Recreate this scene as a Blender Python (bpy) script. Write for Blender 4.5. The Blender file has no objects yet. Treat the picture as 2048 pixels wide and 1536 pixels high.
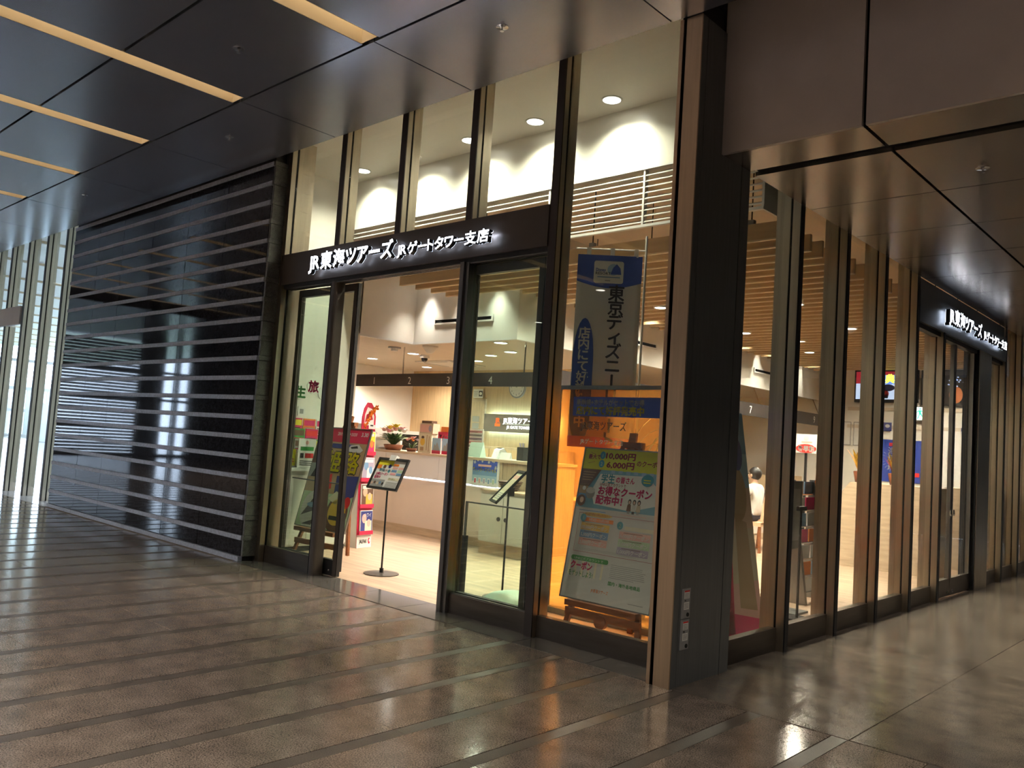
import bpy, bmesh, math, random
from mathutils import Vector, Matrix
random.seed(7)
SC = bpy.context.scene
COL = SC.collection
R = math.radians

# ------------------------------------------------------------------ camera
F_PX = 1655.1
YAW, PITCH, ROLL = 0.7492107, 0.0702977, 0.0659219
fw = Vector((-math.sin(YAW)*math.cos(PITCH), math.cos(YAW)*math.cos(PITCH), math.sin(PITCH)))
rt = fw.cross(Vector((0, 0, 1))).normalized(); up = rt.cross(fw)
r2 = math.cos(ROLL)*rt + math.sin(ROLL)*up
u2 = -math.sin(ROLL)*rt + math.cos(ROLL)*up
cam = bpy.data.cameras.new('camera'); co = bpy.data.objects.new('camera', cam); COL.objects.link(co)
mw = Matrix((r2, u2, -fw)).transposed().to_4x4(); mw.translation = Vector((2.841, -4.698, 1.5))
co.matrix_world = mw
cam.sensor_fit = 'HORIZONTAL'; cam.sensor_width = 36.0; cam.lens = F_PX*36/2048
cam.clip_start = 0.05; cam.clip_end = 400
SC.camera = co

# ------------------------------------------------------------------ world, exposure
w = bpy.data.worlds.new('sky'); SC.world = w; w.use_nodes = True
bg = w.node_tree.nodes['Background']
bg.inputs[0].default_value = (0.62, 0.78, 1.0, 1); bg.inputs[1].default_value = 9.0
vs = SC.view_settings
vs.view_transform = 'Standard'; vs.look = 'None'; vs.gamma = 1; vs.use_curve_mapping = False; vs.exposure = 0.7
SC.cycles.use_denoising = True
SC.cycles.max_bounces = 8; SC.cycles.transparent_max_bounces = 16
SC.cycles.use_adaptive_sampling = True; SC.cycles.adaptive_threshold = 0.17; SC.cycles.adaptive_min_samples = 16
SC.cycles.diffuse_bounces = 5; SC.cycles.glossy_bounces = 3
SC.cycles.sample_clamp_indirect = 4.0
SC.cycles.caustics_reflective = False; SC.cycles.caustics_refractive = False

def portal(loc, rot, sx, sy):
    l = bpy.data.lights.new('window_portal', 'AREA'); l.shape = 'RECTANGLE'; l.size = sx; l.size_y = sy
    l.cycles.is_portal = True
    o = bpy.data.objects.new('window_portal', l); COL.objects.link(o); o.location = loc; o.rotation_euler = rot
portal((-47.9, 8, 2.5), (0, R(-90), 0), 5, 15)
portal((-29.5, 15.9, 2.5), (R(-90), 0, 0), 36, 5)
portal((-29.9, -6.4, 2.3), (0, R(-90), 0), 4.6, 12)

LAMP = 6.0
WARM = (1.0, 0.80, 0.55); NEUT = (1.0, 0.93, 0.80)
def spot(loc, power, ang=80, col=NEUT, blend=1.0, rad=.05, target=None):
    l = bpy.data.lights.new('downlight_lamp', 'SPOT'); l.energy = power*LAMP; l.spot_size = R(ang); l.spot_blend = blend
    l.color = col; l.shadow_soft_size = rad
    o = bpy.data.objects.new('downlight_lamp', l); COL.objects.link(o); o.location = loc
    if target:
        o.rotation_euler = (Vector(target)-Vector(loc)).to_track_quat('-Z', 'Y').to_euler()
    return o

# ------------------------------------------------------------------ materials
MATS = {}
def mat(name, col, rough=.5, metal=0., spec=.5, var=0., vscale=8., vstretch=(1, 1, 1), bump=0., emis=None, estr=0., coat=0., speck=None):
    if name in MATS: return MATS[name]
    m = bpy.data.materials.new(name); m.use_nodes = True
    nt = m.node_tree; b = nt.nodes['Principled BSDF']
    c = (*col, 1)
    b.inputs['Base Color'].default_value = c
    b.inputs['Roughness'].default_value = rough; b.inputs['Metallic'].default_value = metal
    b.inputs['Specular IOR Level'].default_value = spec
    b.inputs['Coat Weight'].default_value = coat
    if emis:
        b.inputs['Emission Color'].default_value = (*emis, 1); b.inputs['Emission Strength'].default_value = estr
    if var > 0 or speck:
        g = nt.nodes.new('ShaderNodeNewGeometry'); mp = nt.nodes.new('ShaderNodeMapping')
        mp.inputs['Scale'].default_value = vstretch
        nt.links.new(g.outputs['Position'], mp.inputs['Vector'])
        n = nt.nodes.new('ShaderNodeTexNoise'); n.inputs['Scale'].default_value = vscale; n.inputs['Detail'].default_value = 4
        nt.links.new(mp.outputs[0], n.inputs['Vector'])
        cr = nt.nodes.new('ShaderNodeValToRGB')
        cr.color_ramp.elements[0].position = .3; cr.color_ramp.elements[1].position = .7
        cr.color_ramp.elements[0].color = (*[x*(1-var) for x in col], 1)
        cr.color_ramp.elements[1].color = (*[min(1, x*(1+var)) for x in col], 1)
        nt.links.new(n.outputs['Fac'], cr.inputs[0])
        last = cr.outputs[0]
        if speck:
            sc, lo, hi = speck
            n2 = nt.nodes.new('ShaderNodeTexNoise'); n2.inputs['Scale'].default_value = sc; n2.inputs['Detail'].default_value = 2
            nt.links.new(g.outputs['Position'], n2.inputs['Vector'])
            c2 = nt.nodes.new('ShaderNodeValToRGB'); c2.color_ramp.elements[0].position = .36; c2.color_ramp.elements[1].position = .64
            c2.color_ramp.elements[0].color = (lo, lo, lo, 1); c2.color_ramp.elements[1].color = (hi, hi*.97, hi*.93, 1)
            nt.links.new(n2.outputs['Fac'], c2.inputs[0])
            mx = nt.nodes.new('ShaderNodeMix'); mx.data_type = 'RGBA'; mx.blend_type = 'MULTIPLY'; mx.inputs[0].default_value = 1
            nt.links.new(last, mx.inputs[6]); nt.links.new(c2.outputs[0], mx.inputs[7]); last = mx.outputs[2]
        nt.links.new(last, b.inputs['Base Color'])
        if bump > 0:
            bp = nt.nodes.new('ShaderNodeBump'); bp.inputs['Strength'].default_value = bump; bp.inputs['Distance'].default_value = .01
            nt.links.new(n.outputs['Fac'], bp.inputs['Height']); nt.links.new(bp.outputs[0], b.inputs['Normal'])
    MATS[name] = m; return m

def glass(name, tint=(1, 1, 1), refl=1.0, rough=0.0, ior=1.5):
    if name in MATS: return MATS[name]
    m = bpy.data.materials.new(name); m.use_nodes = True; nt = m.node_tree; nt.nodes.clear()
    o = nt.nodes.new('ShaderNodeOutputMaterial'); mx = nt.nodes.new('ShaderNodeMixShader')
    t = nt.nodes.new('ShaderNodeBsdfTransparent'); t.inputs[0].default_value = (*tint, 1)
    g = nt.nodes.new('ShaderNodeBsdfGlossy'); g.inputs['Roughness'].default_value = rough; g.inputs[0].default_value = (refl, refl, refl, 1)
    f = nt.nodes.new('ShaderNodeLayerWeight'); f.inputs[0].default_value = .5
    pw = nt.nodes.new('ShaderNodeMath'); pw.operation = 'POWER'; pw.inputs[1].default_value = 5
    ma = nt.nodes.new('ShaderNodeMath'); ma.operation = 'MULTIPLY_ADD'; ma.inputs[1].default_value = .96; ma.inputs[2].default_value = .035
    nt.links.new(f.outputs['Facing'], pw.inputs[0]); nt.links.new(pw.outputs[0], ma.inputs[0])
    nt.links.new(ma.outputs[0], mx.inputs[0]); nt.links.new(t.outputs[0], mx.inputs[1]); nt.links.new(g.outputs[0], mx.inputs[2])
    nt.links.new(mx.outputs[0], o.inputs[0]); MATS[name] = m; return m

def sheet(name, col, trans=.75):
    m = bpy.data.materials.new(name); m.use_nodes = True; nt = m.node_tree; nt.nodes.clear()
    o = nt.nodes.new('ShaderNodeOutputMaterial'); mx = nt.nodes.new('ShaderNodeMixShader'); mx.inputs[0].default_value = trans
    t = nt.nodes.new('ShaderNodeBsdfTransparent'); t.inputs[0].default_value = (*col, 1)
    a = nt.nodes.new('ShaderNodeBsdfTranslucent'); a.inputs[0].default_value = (*col, 1)
    nt.links.new(a.outputs[0], mx.inputs[1]); nt.links.new(t.outputs[0], mx.inputs[2]); nt.links.new(mx.outputs[0], o.inputs[0])
    MATS[name] = m; return m

mat('granite', (.155, .126, .108), .14, spec=.5, var=.25, vscale=6, speck=(130, .45, 1.55))
mat('granite_dark', (.082, .069, .060), .40, var=.2, vscale=6, speck=(210, .5, 1.5))
mat('granite_corr', (.12, .102, .086), .22, var=.25, vscale=5, speck=(210, .5, 1.5))
mat('granite_sill', (.085, .080, .075), .12, var=.2, vscale=6, speck=(210, .5, 1.5))
mat('grout', (.16, .135, .11), .7, var=.15, vscale=30)
mat('lobby_floor', (.55, .56, .58), .18, var=.06, vscale=2)
mat('ceil_metal', (.31, .345, .43), .27, metal=.85, var=.05, vscale=3)
mat('ceil_metal_corr', (.30, .27, .245), .24, metal=.85, var=.05, vscale=3)
mat('fascia_metal', (.48, .425, .40), .36, metal=.25, var=.06, vscale=3)
mat('black', (.006, .006, .007), .6, var=.2, vscale=20)
mat('gap_black', (.004, .004, .005), .9, var=.2, vscale=20)
mat('steel', (.50, .44, .35), .32, metal=1, var=.08, vscale=5, vstretch=(8, 8, .4))
mat('steel_dark', (.13, .136, .138), .34, metal=.3, var=.1, vscale=5, vstretch=(8, 8, .4))
mat('steel_tan', (.60, .44, .29), .36, metal=.9, var=.08, vscale=5, vstretch=(8, 8, .4))
mat('steel_grey', (.22, .215, .21), .33, metal=1, var=.08, vscale=5, vstretch=(8, 8, .4))
mat('bronze', (.085, .070, .060), .38, metal=.4, var=.1, vscale=4)
mat('band_nose_shade', (.045, .036, .034), .42, metal=.3, var=.1, vscale=4)  # number bands; on fin noses it paints in the shade of the front
mat('kick', (.135, .115, .10), .33, metal=.9, var=.12, vscale=4, vstretch=(.5, .5, 6))
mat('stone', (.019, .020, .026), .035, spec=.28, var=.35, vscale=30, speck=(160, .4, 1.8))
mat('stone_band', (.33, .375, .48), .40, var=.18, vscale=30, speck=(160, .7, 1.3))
mat('wall_dark', (.045, .042, .040), .5, var=.1, vscale=3)
mat('stone_end', (.085, .085, .08), .45, var=.3, vscale=22, speck=(120, .6, 1.5))
mat('white_wall', (.86, .83, .765), .65, var=.03, vscale=2)
mat('white_gloss', (.87, .85, .77), .28, var=.02, vscale=2)
mat('white_paint', (.82, .81, .78), .45, var=.03, vscale=3)
mat('off_white', (.70, .68, .62), .5, var=.04, vscale=3)
mat('beige_ceiling', (.68, .58, .46), .6, var=.04, vscale=3)
mat('soffit', (.60, .52, .42), .42, var=.05, vscale=3, vstretch=(6, .6, 1))
mat('wood_floor', (.43, .31, .215), .38, var=.26, vscale=2.6, vstretch=(.45, 5.5, 1))
mat('wood_panel', (.60, .43, .24), .45, var=.10, vscale=4, vstretch=(7, 7, .5))
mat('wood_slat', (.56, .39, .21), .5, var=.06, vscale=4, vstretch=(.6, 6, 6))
mat('wood_counter', (.56, .43, .30), .45, var=.14, vscale=4, vstretch=(.7, .7, 7))
mat('wood_lit_edge', (.74, .58, .36), .5, var=.05, vscale=6)
mat('wood_light', (.52, .40, .26), .45, var=.16, vscale=5, vstretch=(9, 9, .6))
mat('wood_brown', (.24, .085, .032), .42, var=.2, vscale=6, vstretch=(1, 6, 6))
mat('counter_face', (.76, .64, .56), .5, var=.04, vscale=2)
mat('counter_panel', (.82, .80, .81), .4, var=.02, vscale=2)
mat('chrome', (.7, .7, .72), .12, metal=1, var=.03, vscale=9)
mat('grey_plastic', (.28, .28, .28), .45, var=.06, vscale=9)
mat('white_plastic', (.75, .75, .73), .4, var=.03, vscale=9)
mat('paper', (.78, .77, .72), .6, var=.02, vscale=9)
mat('leaf', (.035, .085, .030), .4, var=.35, vscale=14)
mat('leaf_pale', (.12, .20, .06), .4, var=.3, vscale=14)
mat('fabric_white', (.72, .74, .78), .7, var=.04, vscale=6)
mat('mint', (.55, .72, .62), .45, var=.04, vscale=6)
mat('skin', (.60, .38, .27), .5, var=.05, vscale=20)
mat('hair', (.012, .010, .010), .35, var=.3, vscale=60)
mat('jacket', (.62, .62, .60), .8, var=.1, vscale=14)
mat('navy_cloth', (.04, .05, .09), .8, var=.1, vscale=14)
mat('peach', (.70, .46, .30), .6, var=.08, vscale=14)
mat('gold_foil', (.75, .50, .08), .28, metal=.8, var=.35, vscale=22)
mat('pot', (.20, .06, .025), .45, var=.2, vscale=9)
mat('city', (.55, .62, .66), .9, var=.2, vscale=.3)
mat('trees', (.16, .24, .12), .9, var=.4, vscale=.6)
glass('glass', (.96, .98, .95))
glass('glass_green', (.90, .96, .92))
glass('glass_dark', (.80, .80, .74))
sheet('orange_sheet', (1.0, .66, .30), .88)
sheet('acrylic', (.93, .95, .95), .9)
mat('led_white', (1, 1, 1), .4, emis=(.86, .90, 1.0), estr=3)
mat('led_halo', (1, 1, 1), .4, emis=(.70, .80, 1.0), estr=4)
mat('led_cove', (1, .9, .7), .5, emis=(1.0, .74, .43), estr=.55)
mat('cove_white', (.85, .78, .64), .6, var=.02, vscale=4)
mat('lamp_face', (1, 1, 1), .4, emis=(1.0, .95, .84), estr=8)
mat('led_strip', (1, 1, 1), .4, emis=(.86, .84, 1.0), estr=6)
mat('jr_halo', (1, 1, 1), .4, emis=(.62, .84, 1.0), estr=12)
mat('jr_face', (.22, .19, .165), .5, var=.04, vscale=5)
mat('jr_orange', (.9, .20, .03), .5, emis=(1.0, .22, .04), estr=.35)
mat('jr_white', (1, 1, 1), .5, emis=(1, 1, 1), estr=.7)
mat('exit_green', (.0, .35, .20), .4, emis=(.02, .75, .42), estr=1.3)
mat('exit_white', (.9, .9, .9), .4, emis=(.85, 1.0, .95), estr=1.6)
def scr(name, col, s): return mat(name, tuple(min(1, c) for c in col), .3, emis=col, estr=s)
scr('scr_blue', (.16, .32, .95), .8); scr('scr_pale', (.55, .68, 1.0), .75); scr('scr_red', (.35, .02, .04), .5)
scr('scr_yellow', (.85, .85, .10), 1.3); scr('scr_dark', (.02, .015, .012), .6); scr('scr_amber', (1.0, .55, .05), 1.1)
scr('scr_orange', (.45, .14, .05), .6)
INK = {}
def ink(name, col, rough=.5):
    INK[name] = mat('ink_'+name, col, rough, var=.02, vscale=10); return INK[name]
for n, c in dict(white=(.78, .77, .74), black=(.02, .018, .018), yellow=(.78, .68, .03), lime=(.62, .62, .03), maroon=(.28, .02, .03),
                 magenta=(.62, .02, .14), pink=(.78, .36, .38), teal=(.05, .30, .38), sky=(.22, .46, .58), blue=(.03, .07, .42), navy=(.03, .04, .19),
                 green=(.04, .26, .05), palegreen=(.45, .60, .38), orange=(.80, .22, .03), gold=(.72, .45, .06), steelblue=(.15, .29, .48),
                 salmon=(.74, .42, .36), lilac=(.38, .33, .44), grey=(.34, .34, .33), lightgrey=(.60, .60, .57), brown=(.12, .06, .035), red=(.60, .03, .03),
                 crimson=(.55, .02, .07), cream=(.74, .68, .50), beige=(.60, .50, .36), tan=(.42, .28, .15), brightred=(.72, .03, .02),
                 flagblue=(.03, .08, .42), flagwhite=(.80, .80, .76), ltblue=(.35, .52, .68), skinp=(.66, .44, .32)).items(): ink(n, c)
mat('neon_orange', (.95, .28, .02), .6, var=.2, vscale=40)

ORD = ['first', 'second', 'third', 'fourth', 'fifth', 'sixth', 'seventh', 'eighth', 'ninth', 'tenth', 'eleventh', 'twelfth', 'thirteenth']
def nth(k):
    base = ORD+['fourteenth', 'fifteenth', 'sixteenth', 'seventeenth', 'eighteenth', 'nineteenth', 'twentieth']
    if k < 20: return base[k]
    t = 'twenty' if k < 29 else 'thirty'
    if k == 29: return 'thirtieth'
    if k == 39: return 'fortieth'
    return t+'-'+ORD[(k-20) % 10]

# ------------------------------------------------------------------ mesh helpers
class MB:
    def __init__(s): s.v = []; s.f = []; s.mi = []; s.mats = []; s.cur = 0
    def m(s, name):
        mm = MATS[name] if isinstance(name, str) else name
        if mm not in s.mats: s.mats.append(mm)
        s.cur = s.mats.index(mm); return s
    def add(s, vs_, fs_):
        o = len(s.v); s.v += [tuple(v) for v in vs_]
        for f in fs_: s.f.append([i+o for i in f]); s.mi.append(s.cur)
        return s
    def box(s, x0, y0, z0, x1, y1, z1):
        if x0 > x1: x0, x1 = x1, x0
        if y0 > y1: y0, y1 = y1, y0
        if z0 > z1: z0, z1 = z1, z0
        return s.add([(x0, y0, z0), (x1, y0, z0), (x1, y1, z0), (x0, y1, z0), (x0, y0, z1), (x1, y0, z1), (x1, y1, z1), (x0, y1, z1)],
                     [(0, 3, 2, 1), (4, 5, 6, 7), (0, 1, 5, 4), (1, 2, 6, 5), (2, 3, 7, 6), (3, 0, 4, 7)])
    def obox(s, c, ax, ay, az):
        """oriented box: centre, three half-axis vectors"""
        c = Vector(c); ax = Vector(ax); ay = Vector(ay); az = Vector(az)
        vs_ = [c+sx*ax+sy*ay+sz*az for sz in (-1, 1) for sx, sy in ((-1, -1), (1, -1), (1, 1), (-1, 1))]
        return s.add(vs_, [(0, 3, 2, 1), (4, 5, 6, 7), (0, 1, 5, 4), (1, 2, 6, 5), (2, 3, 7, 6), (3, 0, 4, 7)])
    def bar(s, a, b, w_, d, upv=(0, 0, 1)):
        a = Vector(a); b = Vector(b); t = (b-a); L = t.length; t.normalize(); u = Vector(upv)
        sd = t.cross(u)
        if sd.length < 1e-4: sd = t.cross(Vector((1, 0, 0)))
        sd.normalize(); u = sd.cross(t)
        return s.obox((a+b)/2, t*L/2, sd*w_/2, u*d/2)
    def prism(s, pts, axis, a, b):
        """extrude 2-D polygon pts along axis ('x','y','z') from a to b"""
        def mk(p, t):
            return {'x': (t, p[0], p[1]), 'y': (p[0], t, p[1]), 'z': (p[0], p[1], t)}[axis]
        n = len(pts); vs_ = [mk(p, a) for p in pts]+[mk(p, b) for p in pts]
        fs_ = [list(range(n))[::-1], list(range(n, 2*n))]+[(i, (i+1) % n, n+(i+1) % n, n+i) for i in range(n)]
        return s.add(vs_, fs_)
    def cyl(s, c, r, h, n=16, axis='z', r2=None):
        r2 = r if r2 is None else r2
        vs_ = []; c = Vector(c)
        for k, (rr, hh) in enumerate(((r, 0), (r2, h))):
            for i in range(n):
                a = 2*math.pi*i/n; x, y = rr*math.cos(a), rr*math.sin(a)
                vs_.append(c+Vector({'z': (x, y, hh), 'y': (x, hh, y), 'x': (hh, x, y)}[axis]))
        return s.add(vs_, [list(range(n))[::-1], list(range(n, 2*n))]+[(i, (i+1) % n, n+(i+1) % n, n+i) for i in range(n)])
    def lathe(s, prof, c=(0, 0, 0), n=20, cap=True):
        c = Vector(c); vs_ = []; fs_ = []
        for r, z in prof:
            for i in range(n):
                a = 2*math.pi*i/n; vs_.append(c+Vector((r*math.cos(a), r*math.sin(a), z)))
        for k in range(len(prof)-1):
            for i in range(n): fs_.append((k*n+i, k*n+(i+1) % n, (k+1)*n+(i+1) % n, (k+1)*n+i))
        if cap: fs_.append(list(range(n))[::-1]); fs_.append([(len(prof)-1)*n+i for i in range(n)])
        return s.add(vs_, fs_)
    def tube(s, pts, rad, n=8):
        pts = [Vector(p) for p in pts]; vs_ = []; fs_ = []
        for k, p in enumerate(pts):
            t = (pts[min(k+1, len(pts)-1)]-pts[max(k-1, 0)]).normalized()
            a = t.cross(Vector((0, 0, 1)))
            if a.length < .01: a = t.cross(Vector((1, 0, 0)))
            a.normalize(); b = t.cross(a); rr = rad[k] if isinstance(rad, (list, tuple)) else rad
            for i in range(n):
                an = 2*math.pi*i/n; vs_.append(p+a*rr*math.cos(an)+b*rr*math.sin(an))
        for k in range(len(pts)-1):
            for i in range(n): fs_.append((k*n+i, k*n+(i+1) % n, (k+1)*n+(i+1) % n, (k+1)*n+i))
        fs_.append(list(range(n))[::-1]); fs_.append([(len(pts)-1)*n+i for i in range(n)])
        return s.add(vs_, fs_)
    def ball(s, c, rx, ry, rz, nu=12, nv=8):
        c = Vector(c); vs_ = []; fs_ = []
        for j in range(nv+1):
            ph = math.pi*j/nv
            for i in range(nu):
                th = 2*math.pi*i/nu
                vs_.append(c+Vector((rx*math.sin(ph)*math.cos(th), ry*math.sin(ph)*math.sin(th), rz*math.cos(ph))))
        for j in range(nv):
            for i in range(nu): fs_.append((j*nu+i, (j+1)*nu+i, (j+1)*nu+(i+1) % nu, j*nu+(i+1) % nu))
        return s.add(vs_, fs_)
    def strip(s, pts, widths, side, thick=.004):
        """leaf blade: a thin closed strip along pts, half-widths along the vector side"""
        pts = [Vector(p) for p in pts]; sd = Vector(side).normalized(); vs_ = []; fs_ = []
        for p, w_ in zip(pts, widths):
            vs_ += [p-sd*w_, p+Vector((0, 0, thick)), p+sd*w_, p-Vector((0, 0, thick))]
        for k in range(len(pts)-1):
            for i in range(4): fs_.append((4*k+i, 4*k+(i+1) % 4, 4*k+4+(i+1) % 4, 4*k+4+i))
        fs_.append((3, 2, 1, 0)); e = 4*(len(pts)-1); fs_.append((e, e+1, e+2, e+3))
        return s.add(vs_, fs_)
    def mesh(s, name, smooth=False):
        me = bpy.data.meshes.new(name); me.from_pydata(s.v, [], s.f)
        for m_ in s.mats: me.materials.append(m_)
        me.polygons.foreach_set('material_index', s.mi)
        if smooth: me.polygons.foreach_set('use_smooth', [True]*len(s.f))
        me.validate(); me.update(); return me
    def obj(s, name, material=None, parent=None, smooth=False, loc=None, rot=None):
        if material is not None and not s.mats:
            s.mats = [MATS[material] if isinstance(material, str) else material]
        return link(name, s.mesh(name, smooth), parent, loc, rot)

def link(name, me, parent=None, loc=None, rot=None):
    o = bpy.data.objects.new(name, me); COL.objects.link(o)
    if parent: o.parent = parent
    if loc: o.location = loc
    if rot: o.rotation_euler = rot
    return o
CACHE = {}
def piece(name, size, material, loc, parent, bev=0.0):
    """small shared box piece whose mesh is re-used by alike pieces; loc = min corner"""
    key = (tuple(round(x, 4) for x in size), material, bev)
    if key not in CACHE:
        b = MB(); b.m(material); x, y, z = size
        if bev:
            e = bev
            pts = [(e, 0), (x-e, 0), (x, e), (x, y-e), (x-e, y), (e, y), (0, y-e), (0, e)]
            b.prism(pts, 'z', 0, z)
        else: b.box(0, 0, 0, x, y, z)
        CACHE[key] = b.mesh(name)
    return link(name, CACHE[key], parent, loc)
def tag(o, label, cat=None, group=None, kind=None):
    o['label'] = label
    if cat: o['category'] = cat
    if group: o['group'] = group
    if kind: o['kind'] = kind
    return o
def thing(name, label, cat, loc=(0, 0, 0), rotz=0., group=None):
    o = bpy.data.objects.new(name, None); COL.objects.link(o); o.empty_display_size = .1
    o.location = loc; o.rotation_euler = (0, 0, rotz)
    return tag(o, label, cat, group)
def struct(name, label, cat, bm=None, material=None):
    if bm is None:
        o = bpy.data.objects.new(name, None); COL.objects.link(o)
    else: o = bm.obj(name, material)
    return tag(o, label, cat, kind='structure')

TX = {}
def _glyphs(s_, bold, res):
    c = bpy.data.curves.new('t', 'FONT'); c.body = s_; c.size = 1; c.resolution_u = res; c.fill_mode = 'FRONT'; c.offset = bold
    o = bpy.data.objects.new('t', c); me = bpy.data.meshes.new_from_object(o)
    vs_ = [tuple(v.co) for v in me.vertices]; fs_ = [list(p.vertices) for p in me.polygons]
    area = sum(p.area for p in me.polygons)
    bpy.data.objects.remove(o); bpy.data.curves.remove(c); bpy.data.meshes.remove(me)
    ec = {}
    for f in fs_:
        for i in range(len(f)): ec[(f[i], f[(i+1) % len(f)])] = 1
    per = sum((Vector(vs_[i])-Vector(vs_[j])).length for (i, j) in ec if (j, i) not in ec)
    return vs_, fs_, area, per
def textmesh(s_, bold=0., res=2):
    """glyph outlines as a filled mesh; an emboldened outline that breaks the fill falls back to a thinner one"""
    key = (s_, bold, res)
    if key not in TX:
        vs_, fs_, a0, per = _glyphs(s_, 0, res)
        for b_ in ((bold, bold*.6, bold*.35) if bold > 0 else ()):
            v2, f2, a2, _ = _glyphs(s_, b_, res)
            if a2 > a0+.65*per*b_: vs_, fs_ = v2, f2; break
        if not vs_: vs_ = [(0, 0, 0), (.01, 0, 0), (0, .01, 0)]; fs_ = [(0, 1, 2)]
        TX[key] = (vs_, fs_, min(v[0] for v in vs_), max(v[0] for v in vs_), min(v[1] for v in vs_), max(v[1] for v in vs_))
    return TX[key]

class Print(MB):
    """flat print on a sheet: local x right, z up, facing -y; (0,0) = lower left corner; layers stack 0.5 mm apart"""
    def __init__(s, y0=0.): super().__init__(); s.y0 = y0
    def Y(s, L): return s.y0-.0006*L
    def poly(s, pts, ink_, L=1):
        s.m(INK.get(ink_) or MATS[ink_]); y = s.Y(L)
        a = sum(pts[i][0]*pts[(i+1) % len(pts)][1]-pts[(i+1) % len(pts)][0]*pts[i][1] for i in range(len(pts)))
        if a < 0: pts = pts[::-1]
        return s.add([(p[0], y, p[1]) for p in pts], [list(range(len(pts)))])
    def rect(s, x0, z0, x1, z1, ink_, L=1): return s.poly([(x0, z0), (x1, z0), (x1, z1), (x0, z1)], ink_, L)
    def ell(s, cx, cz, rx, rz, ink_, L=1, n=18):
        return s.poly([(cx+rx*math.cos(2*math.pi*i/n), cz+rz*math.sin(2*math.pi*i/n)) for i in range(n)], ink_, L)
    def rrect(s, x0, z0, x1, z1, r, ink_, L=1):
        pts = []
        for cx, cz, a0 in ((x1-r, z1-r, 0), (x0+r, z1-r, 90), (x0+r, z0+r, 180), (x1-r, z0+r, 270)):
            for k in range(4):
                a = R(a0+30*k); pts.append((cx+r*math.cos(a), cz+r*math.sin(a)))
        return s.poly(pts, ink_, L)
    def frame(s, x0, z0, x1, z1, t, ink_, L=1):
        s.rect(x0, z0, x1, z0+t, ink_, L); s.rect(x0, z1-t, x1, z1, ink_, L); s.rect(x0, z0+t, x0+t, z1-t, ink_, L); s.rect(x1-t, z0+t, x1, z1-t, ink_, L)
    def text(s, t, x, z, h, ink_, L=2, w=None, bold=.02, align='l', rot=False):
        vs_, fs_, a, b, c, d = textmesh(t, 0)
        k = h/.80; kx = k
        if w: kx = w/(b-a)
        wd = (b-a)*kx
        ox = x-(wd if align == 'r' else wd/2 if align == 'c' else 0)
        s.m(INK.get(ink_) or MATS[ink_]); y = s.Y(L)
        e = bold*.9
        for dx, dz in (((-e, 0), (e, 0), (0, -e), (0, e)) if bold > .008 else ((0, 0),)):
            if rot:
                cx, cz = (a+b)/2, (c+d)/2
                pv = [(x+(v[1]-cz+dx)*k, y, z+h/2-(v[0]-cx+dz)*k) for v in vs_]
            else: pv = [(ox+(v[0]-a+dx)*kx, y, z+(v[1]+dz)*k) for v in vs_]
            s.add(pv, fs_)
        return s
    def vtext(s, t, xc, ztop, h, ink_, L=2, bold=.03, pitch=1.12):
        z = ztop-h
        for ch in t:
            if ch == 'ー': s.text(ch, xc, z, h, ink_, L, bold=bold, rot=True)
            else: s.text(ch, xc, z+h*.1, h, ink_, L, bold=bold, align='c')
            z -= h*pitch
    def lines(s, x0, z0, x1, z1, n, ink_, L=2, fill=.45):
        dz = (z1-z0)/n
        for i in range(n):
            e = x1-(x1-x0)*random.choice((0, .05, .1, .3 if i == 0 else .02))
            s.rect(x0, z0+i*dz, e, z0+i*dz+dz*fill, ink_, L)

# =================================================================== STRUCTURE
ZC = 4.46      # concourse ceiling
ZS = 3.59      # corridor soffit
# ---- concourse floor: slabs and dark strips, each a piece of its own
fl = struct('floor', 'polished brown granite concourse floor with narrow dark strips', 'floor', MB().box(-48, -14, -.12, 9, .05, -.012), 'grout')
rows = [-.91+.0, -1.845, -2.78, -3.715, -4.65]
for j, y0 in enumerate(rows):
    y1 = .035 if j == 0 else rows[j-1]
    for k in range(-5, 31):
        xs = -.475-.5*k
        piece('floor_slab', (.404, y1-y0-.006, .012), 'granite', (xs+.093, y0, -.012), fl)
        piece('floor_strip', (.086, y1-y0-.002, .012), 'granite_dark', (xs+.004, y0, -.012), fl)
far = MB().m('granite')
far.box(-48, -4.65, -.012, -15.49, .035, 0); far.box(-48, -14, -.012, 9, -4.656, 0); far.box(2.53, -4.65, -.012, 9, .035, 0)
o = far.obj('floor_field', None, fl)
far = MB()
for k in range(31, 62):
    far.box(-.475-.5*k+.004, -4.65, 0, -.475-.5*k+.09, .035, .001)
o = far.obj('floor_strip_field', 'granite_dark', fl); o['kind'] = 'stuff'
# ---- corridor floor on the right
fc = struct('floor', 'dark granite corridor floor along the side shop front', 'floor', MB().box(-.02, .05, -.12, 9, 16, -.012), 'grout')
for i in range(46):
    y = .045+.3467*i
    for x0, x1 in ((-.09, 1.117), (1.123, 2.33), (2.336, 3.54)):
        piece('floor_slab', (x1-x0, .3447, .012), 'granite_corr', (x0, y, -.012), fc)
MB().box(3.55, .05, -.012, 9, 16, 0).obj('floor_field', 'granite_corr', fc)
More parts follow.
